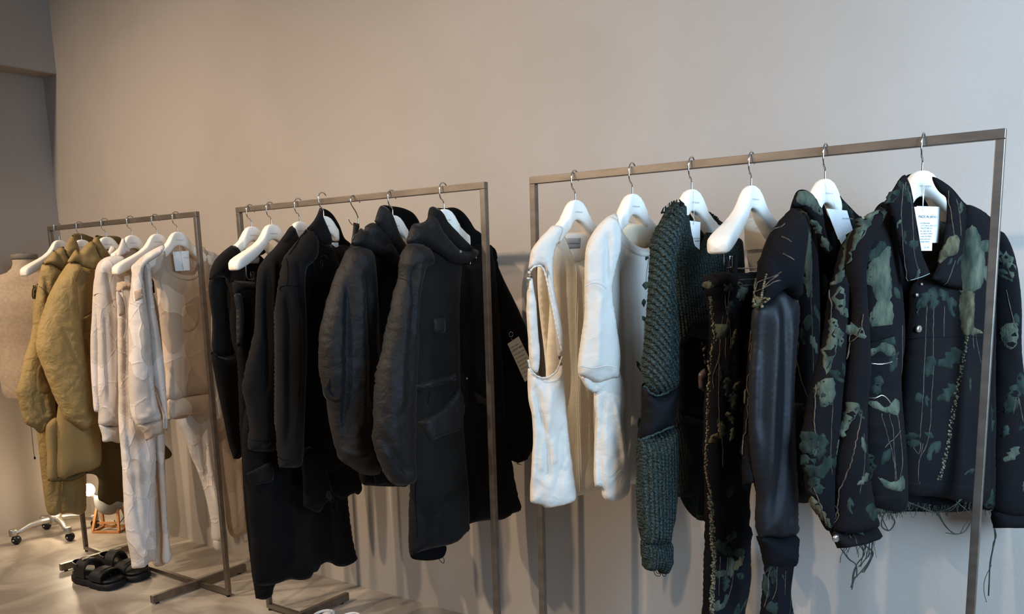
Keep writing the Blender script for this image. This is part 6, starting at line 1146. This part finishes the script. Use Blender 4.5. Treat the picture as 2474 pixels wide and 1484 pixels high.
# ------------------------------------------------------------------ dress form
def ell(root, name, prof, c, m, n=36, rot=0.0, cap=True, smooth=True):
    """prof: list of (rx, ry, z)"""
    v = []; f = []; ca, sa = math.cos(rot), math.sin(rot)
    for rx, ry, z in prof:
        for k in range(n):
            a = 2*math.pi*k/n; x, y = rx*math.cos(a), ry*math.sin(a); v.append((c[0]+x*ca-y*sa, c[1]+x*sa+y*ca, c[2]+z))
    for i in range(len(prof)-1):
        for k in range(n): f.append((i*n+k, i*n+(k+1) % n, (i+1)*n+(k+1) % n, (i+1)*n+k))
    if cap: f.append(tuple(range(n-1, -1, -1))); f.append(tuple((len(prof)-1)*n+k for k in range(n)))
    o = link_mesh(name, v, f, m, root, smooth); fix_normals(o); return o
def dress_form():
    c = (-3.715, .06, 0); r = thing('dress_form', 'linen-covered dress form on a wheeled metal base at the far left', 'mannequin', c)
    P_ = [(.10, .07, .765), (.165, .105, .772), (.175, .112, .80), (.178, .115, .88), (.165, .105, .98), (.16, .103, 1.04), (.178, .112, 1.12), (.200, .122, 1.20), (.222, .118, 1.27), (.232, .100, 1.315), (.226, .086, 1.345), (.195, .078, 1.372), (.140, .07, 1.395), (.088, .062, 1.412), (.066, .056, 1.432), (.058, .053, 1.45), (.056, .052, 1.478)]
    S = []
    for a, b in zip(P_[:-1], P_[1:]):
        for j in range(3): S.append(tuple(a[k]+(b[k]-a[k])*j/3 for k in range(3)))
    S.append(P_[-1]); ell(r, 'torso', S, c, 'form_linen', rot=math.radians(55))
    ell(r, 'neck_cap', [(.060, .056, 1.478), (.063, .059, 1.481), (.063, .059, 1.498), (.061, .057, 1.502), (.040, .037, 1.503), (.038, .035, 1.507), (.010, .010, 1.507)], c, 'form_grey', rot=math.radians(55))
    mb = MB(); mb.lathe([(.0001, 1.509), (.008, 1.509), (.008, 1.500)], c, 14); mb.build('cap_socket', 'clip_black', r, True)
    mb = MB(); mb.lathe([(.014, .10), (.014, .77)], c, 16); mb.build('pole', 'cast_alu', r, True)
    mb = MB(); mb.lathe([(.0001, .075), (.03, .075), (.034, .085), (.034, .115), (.02, .135), (.0001, .135)], c, 20); mb.build('hub', 'cast_alu', r, True)
    tips = [(-3.775, -.135), (-3.565, .045), (-3.90, .085), (-3.68, .255)]
    for tx, ty in tips:
        d = np.array([tx-c[0], ty-c[1]]); L_ = np.linalg.norm(d); d /= L_; mb = MB(); pts = []; rad = []
        for s_, z, w_ in ((.0, .100, .020), (.35, .098, .016), (.6, .088, .014), (.78, .070, .013), (.92, .062, .013), (1, .062, .013)):
            pts.append((c[0]+d[0]*L_*s_, c[1]+d[1]*L_*s_, z)); rad.append(w_)
        mb.tube(pts, .015, 10, radii=rad, flat=1.0); mb.build('base_arm', 'cast_alu', r, True)
        mb = MB(); mb.lathe([(.0001, .046), (.019, .046), (.020, .05), (.020, .078), (.018, .082), (.0001, .082)], (tx, ty, 0), 16); mb.build('caster_socket', 'cast_alu', r, True)
        rg = random.Random(int(tx*100)); a = rg.uniform(0, 3.1); off = np.array([math.cos(a), math.sin(a)])*.012
        mb = MB(); mb.sphere((tx+off[0], ty+off[1], .0245), .0243, 1, 1, 1, 16, 10); ob = mb.build('caster', 'rubber_black', r, True)
        mb = MB(); mb.sphere((tx+off[0]+.012, ty+off[1]-.021, .026), .005); mb.build('caster_axle', 'chrome', ob, True)
dress_form()

# ------------------------------------------------------------------ wooden floor lamp behind the left rack
def lamp():
    O = np.array([-3.60, .195, 0.]); a = math.radians(31); U = np.array([math.cos(a), math.sin(a), 0]); V = np.array([-math.sin(a), math.cos(a), 0]); Z = np.array([0, 0, 1.])
    r = thing('floor_lamp', 'small wooden-framed floor lamp glowing behind the khaki coat hem', 'lamp', O+U*.075)
    B_ = lambda u, v, z: O+U*u+V*v+Z*z
    def bar(name, p, q, w=.006, m='lamp_wood'):
        p, q = B_(*p), B_(*q); t = q-p; t /= np.linalg.norm(t); s1 = np.cross(t, V); s1 /= np.linalg.norm(s1); s2 = np.cross(t, s1); mb = MB(); vs = [x+s1*i*w+s2*j*w for x in (p, q) for i, j in ((-1, -1), (1, -1), (1, 1), (-1, 1))]
        mb.add(vs, [(0, 3, 2, 1), (4, 5, 6, 7), (0, 1, 5, 4), (1, 2, 6, 5), (2, 3, 7, 6), (3, 0, 4, 7)]); return mb.build(name, m, r)
    for v, top in ((0, 0), (.11, 0)):
        bar('frame_rail', (-.002, v, .007), (.152, v, .007))
    for u0, u1 in ((.0, .022), (.15, .128)):
        for v0, v1 in ((0, .048), (.11, .062)):
            bar('frame_leg', (u0, v0, .013), (u1, v1, .175))
    bar('cross_rail', (.0, .0, .007), (.0, .11, .007)); bar('cross_rail', (.15, .0, .007), (.15, .11, .007))
    bar('inner_rail', (.012, .03, .05), (.138, .03, .05), .005)
    # frosted glass bowl hanging between the legs
    c = B_(.078, .055, .185); mb = MB(); prof = [(.0001, -.095)]+[(.073*math.sin(t), -.02-.075*math.cos(t)) for t in np.linspace(.25, 1.5, 8)]+[(.074, .0), (.072, .03), (.069, .03), (.070, .0)]
    mb.lathe(prof, c, 28); mb.build('glass_bowl', 'bowl_grey', r, True)
    b0 = B_(.012, -.0, .248)-V*.014; mb = MB(); mb.sphere(b0, .031, 1, 1, 1.1, 18, 14); mb.build('bulb', 'bulb_glow', r, True)
    mb = MB(); mb.tube([B_(-.0, -.0, .235)-V*.01, B_(.02, .03, .19), B_(.03, .05, .17)], .008, 8); mb.build('bulb_arm', 'form_grey', r, True)
    l = bpy.data.lights.new('lamp_light', 'POINT'); l.energy = 4; l.color = (1.0, .80, .55); l.shadow_soft_size = .03
    o = bpy.data.objects.new('lamp_light', l); C.objects.link(o); o.location = tuple(b0-V*.10-U*.09+Z*.03)
    l = bpy.data.lights.new('lamp_light', 'POINT'); l.energy = 8; l.color = (1.0, .80, .50); l.shadow_soft_size = .06
    o = bpy.data.objects.new('lamp_light', l); C.objects.link(o); o.location = tuple(B_(.26, .12, .42))
    # black cable coiled beside the lamp
    k = thing('power_cable', 'black power cable coiled on the floor beside the wooden lamp', 'cable', B_(.2, .02, 0))
    mb = MB(); rg = random.Random(5); pts = [B_(.1, .05, .06), B_(.11, .05, .03), B_(.13, .07, .05), B_(.17, .06, .09)]
    for i in range(46):
        t = i*.55; pts.append(B_(.205+.028*math.cos(t)+rg.uniform(-.008, .008), .03+.03*math.sin(t)*.5+rg.uniform(-.01, .01), max(.006, .05+.045*math.sin(t*1.0+.5)+rg.uniform(-.01, .01))))
    P3 = []
    for i in range(len(pts)-1):
        p0, p1, p2, p3 = pts[max(i-1, 0)], pts[i], pts[i+1], pts[min(i+2, len(pts)-1)]
        for t in (0, .25, .5, .75): P3.append(.5*((2*p1)+(-p0+p2)*t+(2*p0-5*p1+4*p2-p3)*t*t+(-p0+3*p1-3*p2+p3)*t**3))
    mb.tube(P3, .0024, 6); mb.build('cable', 'rubber_black', k, True)
    mb = MB(); mb.box((0, 0, 0), (.03, .018, .045), .004); mb.v = [tuple(B_(.185, .0, .004)+U*x+V*y+Z*z) for x, y, z in mb.v]; mb.build('plug', 'rubber_black', k)
mat('glass_frost', 'd9d6cc', rough=.3, trans=.6, spec=.5)
mat('bowl_grey', '807f7b', rough=.5)
mat('bulb_glow', 'ffffff', emit=('fff0d0', 22))
lamp()

# ------------------------------------------------------------------ footwear
def loft(rings, closed_ends=True):
    n = len(rings[0]); v = [p for R_ in rings for p in R_]; f = []
    for i in range(len(rings)-1):
        for k in range(n): f.append((i*n+k, i*n+(k+1) % n, (i+1)*n+(k+1) % n, (i+1)*n+k))
    if closed_ends: f.append(tuple(range(n-1, -1, -1))); f.append(tuple((len(rings)-1)*n+k for k in range(n)))
    return v, f
def sandal(label, heel, toe, side=1):
    heel = np.array(heel, float); toe = np.array(toe, float); d = toe-heel; L_ = np.linalg.norm(d); U = np.array([*(d/L_), 0]); V = np.array([-U[1], U[0], 0])*side; Z = np.array([0, 0, 1.]); O = np.array([heel[0], heel[1], 0])
    r = thing('sandal', label, 'sandal', O, 'black strap sandals'); Q = lambda x, y, z: O+U*x*L_+V*y+Z*z
    hw = lambda x: .036+.016*math.sin(math.pi*min(1, max(0, x))**1.15)+.006*x if x < .97 else .03
    def w(x): return np.interp(x, [0, .04, .12, .3, .45, .65, .8, .92, .98, 1.0], [.012, .028, .038, .040, .041, .050, .052, .044, .028, .012])
    xs = [0, .015, .04, .08, .14, .22, .3, .38, .46, .54, .62, .7, .78, .86, .92, .96, .985, 1.0]
    def slab(z0, z1, grow, wob=0):
        rings = []
        for i, x in enumerate(xs):
            W = w(x)+grow; zz0 = z0(x); zz1 = z1(x); g = grow*(1+wob*math.sin(i*2.2)); W += g*.3; ring = []
            for k in range(16):
                a = 2*math.pi*k/16; ca, sa = math.cos(a), math.sin(a)
                ring.append(Q(x+(grow/L_)*(1 if x > .9 else (-1 if x < .05 else 0)), W*math.copysign(abs(ca)**.5, ca), (zz0+zz1)/2+(zz1-zz0)/2*math.copysign(abs(sa)**.45, sa)))
            rings.append(ring)
        return loft(rings)
    toeup = lambda x: .006*max(0, (x-.8)/.2)**2
    mb = MB(); mb.add(*slab(lambda x: .0+toeup(x), lambda x: .030+.012*(1-x)+toeup(x), .008, .8)); mb.build('outsole', 'sole_black', r, True)
    mb = MB(); mb.add(*slab(lambda x: .030+.010*(1-x)+toeup(x), lambda x: .044+.014*(1-x)+toeup(x), .003)); mb.build('midsole', 'sandal_black', r, True)
    def band(name, x0, x1, h, m, th=.004, lean=0.0, lift=0.0, wd=1.0):
        rings = []
        for j, t in enumerate(np.linspace(-.06, 1.06, 22)):
            a = math.pi*t; xm = (x0+x1)/2+lean*math.cos(a); W = w(xm)+.004
            y = W*math.cos(a)*wd; z = .045+h*max(math.sin(a), -.25)**(.7 if math.sin(a) > 0 else 1) if math.sin(a) > 0 else .045+h*math.sin(a)*.5
            hw_ = (x1-x0)/2; nrm = np.array([0, math.cos(a), math.sin(a)])
            c = []
            for xx, tt in ((-1, 0), (1, 0), (1, 1), (-1, 1)): c.append(Q(xm+xx*hw_, y+nrm[1]*th*tt, z+nrm[2]*th*tt+lift))
            rings.append(c)
        mb = MB(); mb.add(*loft(rings)); return mb.build(name, m, r)
    band('ankle_strap', .20, .44, .064, 'sandal_black', .006, lean=.03); fr_ = band('upper_strap', .21, .42, .071, 'sandal_strap', .004, lean=.05)
    band('toe_strap', .56, .84, .034, 'sandal_black', .006, lean=-.02); band('toe_flap', .60, .76, .040, 'sandal_strap', .003, lean=-.01)
    # heel strap
    mb = MB(); rings = []
    for a in np.linspace(-1.45, 1.45, 20):
        x = .28-.30*math.cos(a); y = .040*math.sin(a)*1.05; rings.append([Q(x, y, .066), Q(x, y, .098), Q(x-.014*math.cos(a), y*1.1, .098), Q(x-.014*math.cos(a), y*1.1, .066)])
    mb.add(*loft(rings)); mb.build('heel_strap', 'sandal_black', r)
    mb = MB(); mb.box((-.5, -.5, 0), (.5, .5, 1)); mb.v = [tuple(Q(.33+x*.05, -.016+y*.03, .1195+z*.003)) for x, y, z in mb.v]; mb.build('metal_tab', 'button_metal', r)
    return r
SA = sandal('black chunky sandal in front, with a metal tab on its wide strap', (-2.935, -.235), (-2.665, -.195))
SB = sandal('black chunky sandal half hidden under the pale sweatpants hem', (-2.93, -.110), (-2.665, -.075), -1)
def white_shoe(label, heel, toe, hz=1.0):
    heel = np.array(heel, float); toe = np.array(toe, float); d = toe-heel; L_ = np.linalg.norm(d); U = np.array([*(d/L_), 0]); V = np.array([-U[1], U[0], 0]); O = np.array([heel[0], heel[1], 0])
    r = thing('white_shoe', label, 'shoe', O, 'white shoes'); Q = lambda x, y, z: tuple(O+U*x*L_+V*y+np.array([0, 0, z*hz]))
    W = lambda x: np.interp(x, [0, .05, .2, .45, .75, .93, 1], [.015, .032, .037, .038, .048, .035, .012]); H_ = lambda x: np.interp(x, [0, .05, .2, .35, .55, .8, .95, 1], [.085, .105, .098, .092, .072, .055, .042, .03])
    def body(grow, z0, hf):
        rings = []
        for x in [0, .02, .06, .12, .2, .3, .4, .5, .6, .7, .8, .88, .94, .98, 1]:
            ring = []
            for k in range(16):
                a = 2*math.pi*k/16; ca, sa = math.cos(a), math.sin(a); h0, h1 = z0, hf(x); ring.append(Q(x, (W(x)+grow)*math.copysign(abs(ca)**.7, ca)*(1-.25*max(sa, 0)), (h0+h1)/2+(h1-h0)/2*sa))
            rings.append(ring)
        return loft(rings)
    mb = MB(); mb.add(*body(.004, 0, lambda x: .026)); mb.build('sole', 'shoe_white', r, True)
    mb = MB(); mb.add(*body(0, .02, H_)); mb.build('upper', 'shoe_white', r, True)
    mb = MB(); mb.tube([Q(.02+.16-.17*math.cos(t), .034*math.sin(t), .100) for t in np.linspace(0, 2*math.pi, 20)], .005, 8); mb.build('collar', 'shoe_white', r, True)
    mb = MB()
    for i in range(5): mb.tube([Q(.42+i*.07, y, H_(.42+i*.07)-.001-12*y*y*.4) for y in (-.02, 0, .02)], .0022, 5)
    mb.build('laces', 'white_cotton', r, True, kind='stuff')
white_shoe('left white shoe at the bottom edge, standing near the middle rack foot', (-1.460, -.032), (-1.395, -.295), 1.05)
white_shoe('right white shoe at the bottom edge, standing near the middle rack foot', (-1.325, -.028), (-1.265, -.295), 1.22)

# ------------------------------------------------------------------ turn the lettering into plain meshes
bpy.context.view_layer.update(); dg = bpy.context.evaluated_depsgraph_get()
for ob in [o for o in bpy.data.objects if o.type == 'FONT']:
    me = bpy.data.meshes.new_from_object(ob.evaluated_get(dg)); n_ = bpy.data.objects.new('printed_text', me); C.objects.link(n_)
    n_.parent = ob.parent; n_.matrix_local = ob.matrix_local.copy(); n_['kind'] = 'stuff'
    bpy.data.objects.remove(ob)
